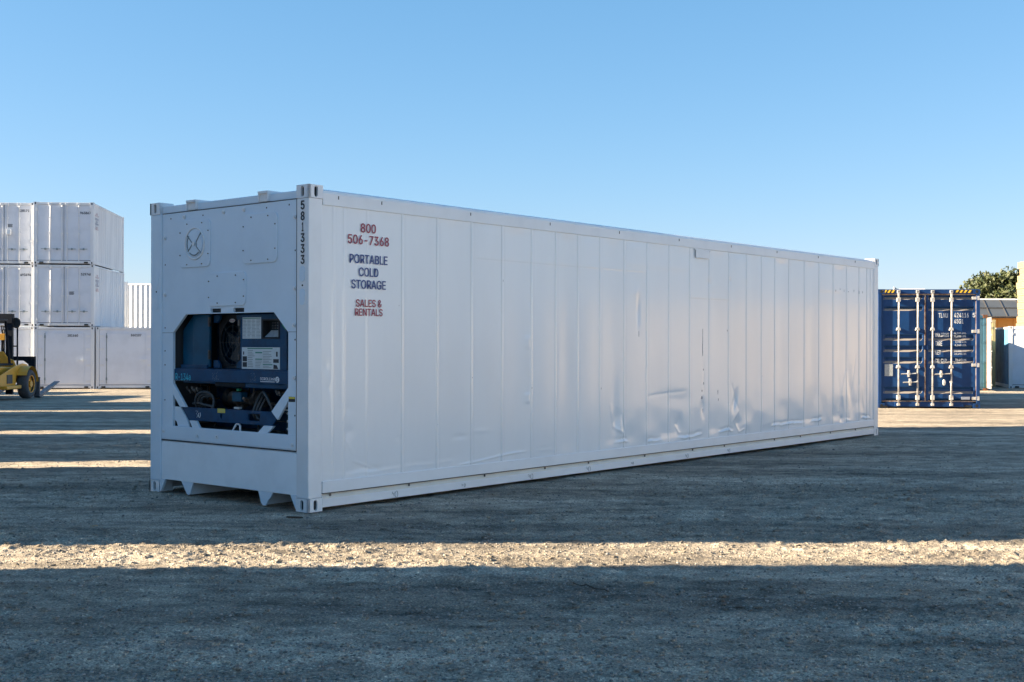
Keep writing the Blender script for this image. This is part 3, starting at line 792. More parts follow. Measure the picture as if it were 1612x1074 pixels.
# control box
holed_plate('control_box', [(1.357, 1.250), (2.035, 1.250), (2.035, 1.690), (1.955, 1.768), (1.357, 1.768)], [[(1.684, 1.540), (1.940, 1.540), (1.940, 1.722), (1.684, 1.722)]], .085, .100, m_blue, cu_, bevel=.003)
unit(MB().box(1.360, 1.375, .100, .44, 1.252, 1.765).box(2.018, 2.032, .100, .44, 1.252, 1.68).box(1.375, 2.018, .40, .44, 1.252, 1.765), 'control_box_body', m_blue)
unit(MB().box(1.684, 1.940, .160, .17, 1.54, 1.722), 'display_panel', m_screen)
unit(MB().box(1.684, 1.700, .078, .160, 1.54, 1.722).box(1.924, 1.940, .078, .160, 1.54, 1.722).box(1.70, 1.924, .078, .160, 1.708, 1.722).box(1.70, 1.924, .078, .16, 1.54, 1.552), 'display_frame', m_black)
unit(MB().add([(1.715, .090, 1.556), (1.910, .090, 1.556), (1.895, .150, 1.618), (1.735, .150, 1.618)], [(0, 1, 2, 3)]), 'display_shelf', m_grey, 0)
kp = MB()
for i in range(5):
    for j in range(3): kp.box(1.745 + i * .034, 1.763 + i * .034, .152, .159, 1.63 + j * .025, 1.645 + j * .025)
unit(kp, 'keypad', m_hose, 0)
# service stickers with their tables
st1 = unit(MB().box(1.394, 1.668, .0825, .0847, 1.541, 1.741), 'service_sticker', m_paper, 0)
st2 = unit(MB().box(1.385, 1.942, .0825, .0847, 1.257, 1.460), 'service_sticker', m_paper, 0)
def lines(mb, u0, u1, z0, z1, n, fill=.8, seed=0):
    rd = random.Random(seed); st = (z1 - z0) / n
    for k in range(n):
        w = (u1 - u0) * (fill - .35 * rd.random()); mb.box(u0, u0 + w, .0808, .0822, z0 + k * st + st * .3, z0 + k * st + st * .62)
mb = MB(); q = 0
for c0 in (1.402, 1.470, 1.535, 1.603): q += 1; lines(mb, c0, c0 + .058, 1.55, 1.722, 13, 1.0, q)
mb.build('printed_table', m_greyink, st1)
MB().box(1.400, 1.660, .0808, .0822, 1.728, 1.735).build('printed_heading', m_grnink, st1)
mb = MB(); lines(mb, 1.475, 1.575, 1.270, 1.440, 10, 1, 5); lines(mb, 1.588, 1.685, 1.27, 1.34, 5, 1, 6); lines(mb, 1.70, 1.83, 1.31, 1.43, 8, 1, 8); lines(mb, 1.70, 1.83, 1.27, 1.29, 2, 1, 8)
mb.build('printed_table', m_greyink, st2)
MB().box(1.47, 1.84, .0808, .0822, 1.445, 1.454).box(1.588, 1.688, .0805, .082, 1.405, 1.416).box(1.588, 1.688, .0805, .082, 1.345, 1.354).box(1.70, 1.838, .0805, .082, 1.296, 1.304).build('printed_heading', m_grnink, st2)
MB().box(1.398, 1.462, .0808, .0822, 1.275, 1.320).box(1.398, 1.462, .0808, .0822, 1.328, 1.375).box(1.405, 1.42, .0808, .082, 1.39, 1.42).box(1.850, 1.928, .0808, .0822, 1.318, 1.352).prism([(1.852, 1.262), (1.92, 1.262), (1.90, 1.295), (1.855, 1.302)], .0808, .0822).box(1.89, 1.912, .0808, .0822, 1.375, 1.42).build('printed_diagram', m_ink, st2)
unit(MB().prism([(1.997, 1.668), (2.062, 1.668), (2.112, 1.625), (2.045, 1.625)], .06, .063), 'green_tag', m_green, 0)
# wiring in the dark slot right of the control box
wr = MB(); rd = random.Random(3)
for k in range(7):
    u = 2.05 + .012 * k; wr.tube([(u + .012 * rd.random(), .10 + .05 * rd.random(), 1.26 + .05 * j) for j in range(9)], .004, 5)
unit(wr, 'wiring', m_black, 0)
wb = MB()
for k in range(7): z = 1.28 + k * .045; wb.box(2.07 + .02 * (k % 2), 2.10 + .02 * (k % 2), .09, .10, z, z + .014)
unit(wb, 'wire_clips', m_pale, 0)
unit(MB().box(2.085, 2.115, .085, .10, 1.505, 1.545), 'blue_relay', m_cyan, .003)
# upper beam with its lower lip
unit(MB().box(.362, 2.140, .034, .055, 1.125, 1.240), 'upper_beam', m_blue2, .004)
unit(MB().prism([(.345, 1.234), (2.150, 1.234), (2.150, 1.250), (.345, 1.250)], .050, .30), 'beam_shelf', m_blue)
unit(MB().box(.50, 1.02, .050, .075, 1.108, 1.124).box(1.45, 2.13, .050, .075, 1.082, 1.124), 'beam_lip', m_blue)
unit(MB().box(1.02, 1.48, .046, .060, 1.085, 1.124), 'beam_notch', m_dark, 0)
text('refrigerant_lettering', 'R-134a', m_cyan, cu_, .392, .642, 1.134, 1.198, .0325, 'end', .025)
tm = MB()
for k in range(5): tm.box(.405 + k * .042, .425 + k * .042, .0310, .0325, 1.106 + .019, 1.128)
tm.build('small_print', m_greyink, cu_)
text('maker_lettering', 'SCROLLimit', m_whtext, cu_, 1.722, 1.938, 1.157, 1.184, .0325, 'end', .03)
MB().box(1.725, 1.935, .031, .0328, 1.142, 1.148).build('small_print', m_whtext, cu_)
lo = MB(); lo.prism(circle(1.970, 1.166, .027, 20)[::-1], .0305, .0330); lo.build('round_emblem', m_whtext, cu_)
sg = MB(); sg.tube([(1.984, .0298, 1.180), (1.968, .0298, 1.178), (1.966, .0298, 1.168), (1.976, .0298, 1.162), (1.972, .0298, 1.152), (1.955, .0298, 1.152)], .0035, 4); sg.build('emblem_stroke', m_blue2, cu_)
sc_ = MB(); rd = random.Random(9)
for k in range(46):
    u0_, z0_ = ((1.00 + .10 * rd.random(), 1.14 + .08 * rd.random()) if k < 26 else (1.58 + .08 * rd.random(), 1.14 + .08 * rd.random()))
    a = rd.random() * 3.1; l = .004 + .012 * rd.random()
    sc_.tube([(u0_, .0336, z0_), (u0_ + l * math.cos(a), .0336, z0_ + l * math.sin(a))], .0011, 3)
sc_.build('paint_scratches', m_grey, cu_)
# lower beam (slanted ends, rectangular window and round hole)
holed_plate('lower_beam', [(.482, .868), (.592, .742), (1.880, .742), (1.998, .870)], [[(1.530, .776), (1.704, .776), (1.704, .842), (1.530, .842)], circle(1.118, .800, .018, 12, .026)], .045, .062, m_blue2, cu_, bevel=.003)
unit(MB().box(.60, 1.87, .062, .15, .742, .752), 'beam_flange', m_blue)
unit(MB().box(1.064, 1.180, .0425, .0445, .832, .872), 'warning_sticker', m_yel, 0)
wt = MB()
for k in range(3): wt.box(1.072, 1.172, .0412, .0424, .839 + k * .011, .8425 + k * .011)
wt.build('sticker_print', m_greyink, cu_)
mk = MB(); mk.tube([(.715, .043, .835), (.748, .043, .835), (.725, .043, .808), (.752, .043, .790), (.730, .043, .772)], .0032, 4)
mk.tube([(.775 + .016 * math.cos(a), .043, .80 + .026 * math.sin(a)) for a in np.linspace(2.4, 7.2, 10)], .0036, 4); mk.build('chalk_mark', m_whtext, cu_)
# diagonal braces
def brace(P, name='diagonal_brace'): MB().prism(P, .020, .045).build(name, m_end, main, bevel=.002)
brace([(.369, 1.100), (.369, .985), (.483, .8685), (.588, .8685)])
brace([(.640, .741), (.752, .741), (.812, .672), (.690, .672)])
brace([(2.138, 1.100), (2.138, .982), (1.988, .800), (1.900, .8750)])
brace([(1.790, .741), (1.935, .741), (1.838, .672), (1.702, .672)])
MB().prism([(.372, .868), (.470, .868), (.600, .724), (.620, .676), (.430, .676), (.408, .72), (.372, .735)], .034, .052).build('corner_plate', m_end, main, bevel=.002)
MB().box(2.150, 2.238, PY - .0030, PY - .001, .972, 1.018).build('hazard_sticker', m_ink, main)
MB().box(2.152, 2.236, PY - .0045, PY - .0032, 1.000, 1.016).build('hazard_sticker', m_yel, main)
# compressor bay clutter: hoses, compressor, pipes, valves, junction box
for (c0, z0, sgn) in ((.80, .93, 1), (1.70, .95, -1)):
    for k in range(3):
        hp = []
        for a in np.linspace(R(-20), R(200), 16):
            hp.append((c0 + sgn * (.125 - .022 * k) * math.cos(a) * 1.05, .085 + .02 * k + .03 * math.sin(a * 2), z0 - .06 + (.155 - .02 * k) * math.sin(a)))
        if sgn > 0: hp.insert(0, (hp[0][0] + .02, .12, .78))
        else: hp.insert(0, (hp[0][0] - .02, .12, .78))
        hp.append((hp[-1][0], .14, .80)); unit(MB().tube(hp, .013 + .001 * k, 8), 'hose', m_hose, 0)
unit(MB().tube([(.62, .08, .90), (.70, .08, .915), (.80, .09, .895), (.93, .10, .885)], .014, 8), 'hose', m_hose, 0)
unit(MB().tube([(1.60, .08, .835), (1.64, .07, .80), (1.70, .07, .785), (1.74, .09, .782)], .012, 8), 'hose', m_hose, 0)
unit(MB().tube([(1.57, .14, .70), (1.62, .10, .69), (1.68, .10, .70), (1.72, .14, .73)], .014, 8), 'hose', m_hose, 0)
unit(MB().box(1.212, 1.350, .10, .18, .942, 1.032), 'junction_box', m_tealblue, .006)
unit(MB().cyl((1.02, .26, .96), (1.50, .26, .96), .075, 18).cyl((1.12, .26, .96), (1.18, .26, .96), .092, 18).cyl((1.40, .26, .96), (1.44, .26, .96), .09, 18), 'compressor', m_steel, .004)
unit(MB().cyl((.92, .30, .96), (1.02, .30, .96), .10, 18), 'compressor_head', m_black, .004)
pp = MB(); pc = MB(); rd = random.Random(21)
for k in range(16):
    u = .45 + 1.6 * rd.random(); z = .70 + .36 * rd.random(); y = .18 + .22 * rd.random(); pts = [(u, y, z)]
    for j in range(4):
        if j % 2: z += (.05 + .14 * rd.random()) * rd.choice((-1, 1))
        else: u += (.06 + .2 * rd.random()) * rd.choice((-1, 1))
        z = min(max(z, .66), 1.08); u = min(max(u, .40), 2.1); pts.append((u, y, z))
    (pp if k % 3 else pc).tube(pts, .007 + .006 * rd.random(), 6)
unit(pp, 'refrigerant_pipes', m_steel, 0); unit(pc, 'copper_pipes', m_copper, 0)
for (u, z) in ((.50, 1.055), (.54, 1.03), (.58, 1.06), (.62, 1.035), (.66, 1.05), (1.88, 1.055), (1.92, 1.045), (1.40, .975), (1.30, .89)):
    unit(MB().cyl((u, .09, z), (u, .15, z), .016, 8).box(u - .012, u + .012, .10, .13, z - .03, z), 'valve_fitting', m_steel, .002)
unit(MB().prism(circle(1.30, 1.055, .022, 12, .012)[::-1], .10, .13), 'green_cap', m_green, 0)
unit(MB().box(1.26, 1.34, .085, .12, .872, .892), 'terminal_strip', m_pale, .002)
hk = [(1.285, .055, .668), (1.33, .055, .722), (1.345, .055, .735), (1.385, .055, .735), (1.398, .055, .72), (1.405, .055, .668)]
unit(MB().tube(hk, .011, 6), 'lifting_hook', m_frame, 0)
unit(MB().box(.36, 2.15, .10, .52, .640, .652), 'drip_tray', m_steel)
rt = MB()
for k in range(5): rt.cyl((2.07, .07, .72 + .07 * k), (2.10, .07, .72 + .07 * k), .012, 8)
rt.box(2.02, 2.10, .065, .075, .885, .898); unit(rt, 'switch_row', m_pale, 0)
unit(MB().box(2.03, 2.12, .09, .10, .69, 1.0), 'switch_plate', m_black)

# ------------------------------------------------------------------ generic background container (unit in its own frame: front at y=0 facing -y, x 0..W)
def simple_casting():
    mb = MB(); mb.box(0, .165, 0, .17, 0, .118); return mb
def corrug(t0, t1, pitch=.28, d=.036):
    """profile points (t, depth) of trapezoid sheet"""
    P = []; t = t0; 
    while t < t1 - 1e-6:
        for a, dd in ((0, 0), (.26, 0), (.5, d), (.76, d), (1.0, 0)):
            q = t + a * pitch
            if q <= t1: P.append((q, dd))
        t += pitch
    P.append((t1, 0)); out = [P[0]]
    for p in P[1:]:
        if p[0] - out[-1][0] > 1e-4: out.append(p)
    return out

def container(name, label, cat, loc, rz, Lc=6.058, Hc=2.591, front='bars', wall='ribbed', mw=None, mf=None, mframe=None, group=None, mrod=None, number=None, ad=False, far=False):
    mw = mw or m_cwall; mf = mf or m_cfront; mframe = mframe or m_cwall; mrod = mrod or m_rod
    t = thing(name, label, cat, loc, rz, group)
    cme = None
    for ix in (0, 1):
        for iy in (0, 1):
            for iz in (0, 1):
                if cme is None:
                    o = simple_casting().build('corner_casting', mframe, t, bevel=.006); cme = o.data
                else: o = link('corner_casting', cme, None, t)
                o.location = (ix * (W - .165), iy * (Lc - .17), iz * (Hc - .118))
                if iy == 0 and not far:
                    cxx = .0825 + ix * (W - .165); zz = .059 + iz * (Hc - .118)
                    MB().prism(rr(-.024, .024, -.042, .042, .022)[::-1], -.002, .004).build('casting_slot', m_dark, o).location = (.0825, 0, .059)
    for ix in (0, 1):
        for iy in (0, 1):
            MB().box(.004 + ix * (W - .148), .144 + ix * (W - .148), .004 + iy * (Lc - .15), .146 + iy * (Lc - .15), .118, Hc - .118).build('corner_post', mframe, t, bevel=.006)
    for ix in (0, 1):
        x0 = .006 + ix * (W - .086)
        MB().box(x0, x0 + .074, .17, Lc - .17, Hc - .10, Hc - .02).build('top_rail', mframe, t, bevel=.006)
        MB().box(x0, x0 + .074, .17, Lc - .17, .02, .16).build('bottom_rail', mframe, t, bevel=.006)
        pr = []
        if wall == 'corrugated':
            P = corrug(.146, Lc - .146)
            vs_ = []
            for q, d in P: xx = (.014 + d) if ix == 0 else (W - .014 - d); vs_ += [(xx, q, .155), (xx, q, Hc - .095)]
        else:
            P = []; q = .146; k = 0
            while q < Lc - .2:
                P += [(q, .010), (q + .005, .002), (q + .020, .002), (q + .025, .010)]; k += 1; q += .45 if k % 2 else .41
            P.append((Lc - .146, .010))
            vs_ = []
            for q, d in P: xx = (.014 + d) if ix == 0 else (W - .014 - d); vs_ += [(xx, q, .155), (xx, q, Hc - .095)]
        MB().add(vs_, [(2 * i, 2 * i + 2, 2 * i + 3, 2 * i + 1) for i in range(len(P) - 1)]).build('side_wall', mw, t)
    MB().box(.03, W - .03, .08, Lc - .03, Hc - .06, Hc - .03).build('roof', mframe, t)
    MB().box(.08, W - .08, .03, Lc - .03, .13, .17).build('floor', m_dark, t)
    MB().box(.15, W - .15, Lc - .06, Lc - .02, .13, Hc - .06).build('end_wall', mw, t)
    MB().box(.166, W - .166, .012, .10, Hc - .11, Hc - .012).build('header', mframe, t, bevel=.006)
    MB().box(.166, W - .166, .012, .10, .035, .15).build('sill', mframe, t, bevel=.006)
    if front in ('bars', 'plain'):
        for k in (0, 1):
            x0 = .148 + k * (W / 2 - .146); x1 = x0 + W / 2 - .15
            d = MB().box(x0, x1, .035, .09, .155, Hc - .115).build('door', mf, t, bevel=.01)
            for zf in (.12, .38, .64, .88):
                xh = x0 - .10 if k == 0 else x1 - .10; zz = Hc * zf
                hg = MB().box(xh, xh + .20, .018, .034, zz - .035, zz - .022).box(xh, xh + .20, .018, .034, zz + .022, zz + .035)
                hg.box(xh + (.07 if k == 0 else .08), xh + (.12 if k == 0 else .13), -.006, .034, zz - .045, zz + .045)
                hg.build('hinge', mframe, d)
            if front == 'bars':
                for fx in ((.275, .47) if k == 0 else (.555, .75)):
                    xb = W * fx
                    r_ = MB().cyl((xb, -.012, .06), (xb, -.012, Hc - .05), .019, 10)
                    for zf in (.25, .5, .75): r_.box(xb - .035, xb + .035, -.035, .034, Hc * zf - .02, Hc * zf + .02)
                    r_.box(xb - .04, xb + .04, -.035, .03, .05, .14).box(xb - .04, xb + .04, -.035, .03, Hc - .14, Hc - .03)
                    rod = r_.build('locking_rod', mrod, d)
                    hd = MB().box(xb - (.36 if k == 0 else -.04), xb + (-.04 if k == 0 else .36), -.045, -.030, Hc * .24, Hc * .24 + .022)
                    hd.box(xb - (.22 if k == 0 else -.17), xb + (-.17 if k == 0 else .22), -.05, .03, Hc * .24 - .03, Hc * .24 + .05)
                    hd.build('handle', m_greyink, rod)
        MB().box(W / 2 - .004, W / 2 + .004, .028, .09, .155, Hc - .115).build('door_gasket', m_seam, t)
    elif front == 'hatch':
        MB().box(.148, W - .148, .035, .09, .155, Hc - .115).build('end_wall', mf, t, bevel=.01)
        d = MB().box(.46, 2.02, .012, .034, .22, Hc - .26).build('door', mf, t, bevel=.006)
        MB().box(.43, .445, .005, .034, .22, Hc - .26).build('hinge_line', m_greyink, d)
        for zf in (.16, .47, .84): MB().box(.42, .47, -.012, .03, Hc * zf - .06, Hc * zf + .06).build('hinge', m_greyink, d)
        MB().box(1.80, 2.12, -.06, -.03, 1.19, 1.23).box(1.97, 2.0, -.03, .012, 1.16, 1.26).build('handle', m_whtext, d)
        for xh in (.15, W - .33):
            for zf in (.12, .38, .64, .85):
                zz = Hc * zf; MB().box(xh, xh + .18, .026, .034, zz - .045, zz + .045).build('lashing_plate', mframe, t, bevel=.004)
    MB().box(.24, .40, -.003, .012, .045, .105).build('sill_slot', m_dark, t); MB().box(W - .40, W - .24, -.003, .012, .045, .105).build('sill_slot', m_dark, t)
    if number:
        s, u0, z1 = number
        text('number_lettering', s, m_ink, t, u0, u0 + .42, z1 - .10, z1, .008 if front == 'hatch' else .030, 'end', .05)
    if ad:
        xt = W - .003; y0 = .55
        for s, m, a, b, z0, z1 in (('800', m_red, .20, .42, .94, 1.0), ('506-7368', m_red, .05, .55, .86, .92), ('PORTABLE', m_navy, .03, .57, .72, .80), ('COLD', m_navy, .15, .45, .62, .70),
                                   ('STORAGE', m_navy, .05, .55, .52, .60), ('SALES &', m_red, .12, .48, .40, .46), ('RENTALS', m_red, .1, .5, .33, .39)):
            text('lettering', s, m, t, y0 - .35 + a * 1.25, y0 - .35 + b * 1.25, Hc - 1.45 + z0 * 1.05, Hc - 1.45 + z1 * 1.05, xt, 'side', .03)
    return t

# ---- the stack on the left
G1 = 'stacked white containers on the left'
SY = R(6.3); HC = 2.591
def wpos(lx, ly, ang, o): return Vector((o[0] + lx * math.cos(ang) - ly * math.sin(ang), o[1] + lx * math.sin(ang) + ly * math.cos(ang), 0))
S0 = (-17.50 - W * math.cos(SY), 50.8 - W * math.sin(SY))     # front-left foot of the second column
zb = float(macro(np.array([-18.]), np.array([50.8]))[0]) + .03
def at_stack(lx, ly, lvl): p = wpos(lx, ly, SY, S0); p.z = zb + lvl * (HC + .012); return p
container('stacked_container', 'white container with advert on its flank, top of the right-hand three-high stack at left', 'shipping container', at_stack(0, 0, 2), SY, number=('963867', 1.88, 2.20), ad=True, group=G1)
c2 = container('stacked_container', 'white container with streaked flank, middle of the right-hand three-high stack at left', 'shipping container', at_stack(.01, .04, 1), SY, number=('529748', 1.90, 2.24), ad=True, group=G1)
for k in range(4): MB().box(1.42, 1.62 - .02 * (k % 2), .030, .034, 1.44 - .035 * k, 1.46 - .035 * k).build('small_print', m_ink, c2)
container('stacked_container', 'white container with one wide door and white handle, just behind the fork blade', 'shipping container', at_stack(.02, .02, 0), SY, front='hatch', number=('181640', 1.36, 2.28), group=G1)
container('stacked_container', 'white container with one wide door, right end of the bottom row at left', 'shipping container', at_stack(W + .06, .10, 0), SY, front='hatch', number=('860107', 1.44, 2.30), group=G1)
c1 = container('stacked_container', 'white container with a small white box on its door, top of the leftmost stack', 'shipping container', at_stack(-W - .07, .38, 2), SY, number=('528171', 1.80, 2.30), group=G1)
MB().box(1.35, 1.52, -.14, -.02, 1.24, 1.46).build('meter_box', m_frame, c1, bevel=.01)
for k in range(4): MB().box(1.36, 1.56 - .02 * (k % 2), .030, .034, 1.66 - .035 * k, 1.68 - .035 * k).build('small_print', m_ink, c1)
container('stacked_container', 'white container with locking bars, middle level of the leftmost stack', 'shipping container', at_stack(-W - .05, .36, 1), SY, number=('493694', 1.86, 2.22), group=G1)
container('stacked_container', 'white container with plain doors, bottom of the leftmost stack behind the forklift', 'shipping container', at_stack(-W - .06, .34, 0), SY, front='plain', group=G1)
for k in range(2):   # a further leftward column for stepping aside
    container('stacked_container', ('white container just outside the left edge, bottom level', 'white container just outside the left edge, upper level')[k], 'shipping container', at_stack(-2 * W - .13, .5, k), SY, far=True, group=G1)
# behind: a second row and a sunlit corrugated pair
for k in range(2):
    p = wpos(-1.05, 6.2, SY, S0); p.z = zb - .1 + k * HC
    container('stacked_container', ('white container behind the front stack, at ground level', 'white container on the second level behind the three-high stack, a sliver of flank showing')[k], 'shipping container', p, SY, front='plain', far=True, group=G1, wall='ribbed')
for k in range(2):
    zz = float(macro(np.array([-15.]), np.array([64.]))[0])
    container('corrugated_container', ('sunlit corrugated white container far behind, lower one', 'sunlit corrugated white container far behind, upper one with leaves above it')[k], 'shipping container',
              (-20.9 + W * .174, 63.6 + W * .985 - .04 * k, zz + .12 + k * HC), R(-100), Lc=12.19, front='plain', wall='corrugated', mw=m_rod, far=True, group='far sunlit containers')

# ---- neighbouring stacks to the left that throw the long shadows
G2 = 'white container stacks left of the yard'
SA = R(SUN_AZ)
def occ(lx, ly, dims, n, end_on):
    """dims 20 or 40 foot; broadside along ly or end-on along lx; right face at lx"""
    Lc = 6.058 if dims == 20 else 12.192
    for k in range(n):
        if end_on:   # length runs towards the left; front faces the yard
            ang = SA + R(90); p = wpos(lx, ly, SA, (0, 0))
        else:
            ang = SA; p = wpos(lx - W, ly, SA, (0, 0))
        p.z = float(macro(np.array([p.x]), np.array([p.y]))[0]) + k * (HC + .01) - .03
        lvl = ('ground level', 'second level', 'third level', 'fourth level')[k]
        yield p, ang, Lc, lvl
first = {}
OCC = [(-9.0, -4.07, 40, 3, False, 'the stack beside the camera'), (-9.0, 9.04, 20, 3, False, 'the next stack beyond the first gap'),
       (-9.4, 15.75, 40, 3, True, 'the first end-on stack'), (-9.4, 18.20, 40, 3, True, 'the second end-on stack'),
       (-13.2, 21.5, 20, 2, False, 'the low stack beyond the end-on pair'), (-16.2, 28.5, 20, 2, False, 'the low stack nearer the forklift'),
       (-21.0, 35.15, 20, 2, False, 'the low stack level with the forklift'), (-24.0, 42.0, 20, 2, False, 'the low stack beyond the forklift')]
for lx, ly, dims, n, eo, wh in OCC:
    for p, ang, Lc, lvl in occ(lx, ly, dims, n, eo):
        lab = 'plain white container, %s of %s' % (lvl, wh)
        if dims not in first:
            first[dims] = container('shipping_container', lab, 'shipping container', p, ang, Lc=Lc, front='plain', far=True, group=G2)
        else:
            dup(first[dims], p, ang, lab, G2)
# ---- a sunlit row to the right, outside the picture, mirrored in the glossy side
tanc = None
for k, (x, y, a) in enumerate(((16.6, 17.0, -6), (18.2, 23.6, -8), (19.6, 30.2, -10))):
    lab = 'weathered tan container, %s of the sunlit row right of the yard' % ('first', 'second', 'third')[k]
    if tanc is None: tanc = container('shipping_container', lab, 'shipping container', (x, y, hz(x, y) - .01), R(a), front='plain', wall='corrugated', mw=m_tan, mf=m_tan, mframe=m_tan, far=True, group='sunlit containers right of the yard')
    else: dup(tanc, (x, y, hz(x, y) - .01), R(a), lab)
dup(first[40], (13.6, -3.0, hz(13.6, -3.0) - .01), R(3), 'long white container added out of view to bounce sunlight, right of the camera', 'sunlit containers right of the yard')  # added unseen reflector that warms the large container's shaded side

# ------------------------------------------------------------------ navy container with horizontal pressed doors
def navy():
    Hn = 2.896
    ang = R(3.6)
    xr, yr = 11.375, 29.62
    p = Vector((xr - W * math.cos(ang), yr - W * math.sin(ang), float(macro(np.array([10.]), np.array([29.5]))[0]) - .005))
    p = Vector((xr - W * math.cos(ang), 29.38, p.z))
    t = thing('navy_container', 'navy blue container with white lettering, locking bars and yellow and black stripes', 'shipping container', p, ang * -1)
    t.rotation_euler = (0, 0, -ang)
    t.location = (xr - W * math.cos(ang), 29.66, p.z)
    Lc = 12.192
    cme = None
    for ix in (0, 1):
        for iy in (0, 1):
            for iz in (0, 1):
                if cme is None: o = simple_casting().build('corner_casting', m_navyc, t, bevel=.006); cme = o.data
                else: o = link('corner_casting', cme, None, t)
                o.location = (ix * (W - .165), iy * (Lc - .17), iz * (Hn - .118))
                if iy == 0: MB().prism(rr(-.030, .030, -.036, .036, .028)[::-1], -.002, .004).build('casting_slot', m_dark, o).location = (.0825, 0, .059)
    for ix in (0, 1):
        for iy in (0, 1):
            MB().box(.004 + ix * (W - .088), .084 + ix * (W - .088), .004 + iy * (Lc - .15), .146 + iy * (Lc - .15), .118, Hn - .118).build('corner_post', m_navyc, t, bevel=.006)
        x0 = .006 + ix * (W - .086)
        MB().box(x0, x0 + .074, .17, Lc - .17, Hn - .10, Hn - .02).build('top_rail', m_navyc, t)
        MB().box(x0, x0 + .074, .17, Lc - .17, .02, .16).build('bottom_rail', m_navyc, t)
        P = corrug(.146, Lc - .146); vs_ = []
        for q, d in P: xx = (.014 + d) if ix == 0 else (W - .014 - d); vs_ += [(xx, q, .155), (xx, q, Hn - .095)]
        MB().add(vs_, [(2 * i, 2 * i + 2, 2 * i + 3, 2 * i + 1) for i in range(len(P) - 1)]).build('side_wall', m_navyc, t)
    MB().box(.03, W - .03, .05, Lc - .03, Hn - .06, Hn - .03).build('roof', m_navyc, t)
    MB().box(.08, W - .08, .15, Lc - .03, .13, .17).build('floor', m_dark, t)
    MB().box(.15, W - .15, Lc - .06, Lc - .02, .13, Hn - .06).build('end_wall', m_navyc, t)
    MB().box(.166, W - .166, .008, .10, Hn - .112, Hn - .004).build('header', m_navyc, t, bevel=.006)
    sl_ = MB().box(.40, W - .40, .010, .10, .03, .145).box(.166, .40, .03, .10, .03, .145).box(W - .40, W - .166, .03, .10, .03, .145).build('sill', m_navyc, t, bevel=.004)
    MB().box(.05, .22, -.002, .03, .004, .055).build('sill_slot', m_dark, t); MB().box(W - .36, W - .19, .02, .03, .03, .07).build('sill_slot', m_dark, t)
    # hazard stripes
    for u0, u1 in ((.03, .40), (1.84, 2.24)):
        z0, z1 = Hn - .088, Hn - .020
        hs = MB().box(u0, u1, .003, .0075, z0, z1).build('hazard_backing', m_ink, t)
        s = MB(); n = 4; st = (u1 - u0) / n
        for k in range(n):
            a = u0 + k * st
            s.prism([(a + .005, z0), (a + .05, z0), (a + .095, z1), (a + .05, z1)], .000, .0028)
        s.build('hazard_stripes', m_hazard, hs)
    # door leaves: flat rim, pressed pans standing proud, grooves between
    pans = [(2.48, 2.645), (1.80, 2.37), (1.525, 1.645), (1.245, 1.365), (.515, 1.085), (.235, .350)]
    def leaf(x0, x1):
        us = np.array([x0, x0 + .04, x0 + .075, x0 + .11, x1 - .085, x1 - .05, x1 - .035, x1])
        z_ = [.15]
        for a, b in sorted(pans): z_ += [a - .05, a, b, b + .060]
        z_ = np.array(sorted(set(np.round(z_ + [2.78], 4))))
        def fn(U, Z):
            inn = smooth(x0 + .045, x0 + .11, U) * (1 - smooth(x1 - .085, x1 - .04, U))
            g = np.ones_like(Z)
            for a, b in pans: g = np.where((Z >= a - 1e-4) & (Z <= b + 1e-4), 0.0, g)
            g = np.where((Z > 2.77) | (Z < .16), 0.0, g)
            return U, .052 + .062 * g * inn, Z
        d = grid('door', us, z_, fn, m_ndoor, t, False); return d
    dl = leaf(.088, 1.125); dr = leaf(1.150, 2.350)
    # gaskets
    MB().box(.10, 2.36, .036, .060, 2.755, 2.785).build('door_gasket', m_gasket, t)
    MB().box(.10, 2.36, .036, .060, .150, .172).build('door_gasket', m_gasket, t)
    MB().box(1.122, 1.152, .034, .060, .172, 2.755).build('door_gasket', m_gasket, t)
    MB().box(2.346, 2.376, .030, .060, .172, 2.755).build('door_gasket', m_gasket, t)
    MB().box(1.165, 1.205, .030, .050, .175, 2.75).build('lock_strip', m_navyc, dr)
    MB().box(1.09, 1.20, .008, .03, 1.42, 1.53).build('door_clip', m_navyc, dr, bevel=.006)
    for u, par in ((.490, dl), (.945, dl), (1.303, dr), (1.752, dr)):
        r_ = MB().cyl((u, -.012, .09), (u, -.012, 2.86), .021, 12)
        rod = r_.build('locking_rod', m_zinc, par)
        for z in (1.00, 1.92): MB().prism([(u - .055, z - .03), (u + .05, z - .03), (u + .035, z + .04), (u - .035, z + .04)], -.030, .05).build('rod_guide', m_zinc, rod, bevel=.004)
        for z0, z1 in ((2.59, 2.69), (.20, .31)): MB().box(u - .042, u + .042, -.034, .05, z0, z1).build('rod_guide', m_zinc, rod, bevel=.004)
        k_ = MB().box(u - .04, u + .034, -.040, .008, 2.795, 2.870).box(u - .022, u + .022, -.036, .008, 2.70, 2.797)
        k_.build('rod_cam', m_zinc, rod, bevel=.006)
        MB().box(u - .04, u + .034, -.036, .03, .055, .115).build('rod_cam', m_zinc, rod, bevel=.006)
        MB().prism(circle(u - .005, 2.836, .014, 10)[::-1], -.043, -.041).build('cam_hole', m_dark, rod)
    for (u0, u1, z, uh, par) in ((.545, .900, .835, .725, dl), (.590, .935, .630, .760, dl), (1.35, 1.71, .830, 1.500, dr)):
        hdl = MB().tube([(u0, -.03, z - .01), (uh, -.045, z), (u1, -.03, z + .01)], .016, 8).build('handle', m_zinc, par)
        MB().prism(circle(uh, z, .040, 12)[::-1], -.066, -.02).box(uh - .02, uh + .02, -.06, .05, z - .08, z + .085).build('handle_hub', m_zinc, hdl, bevel=.004)
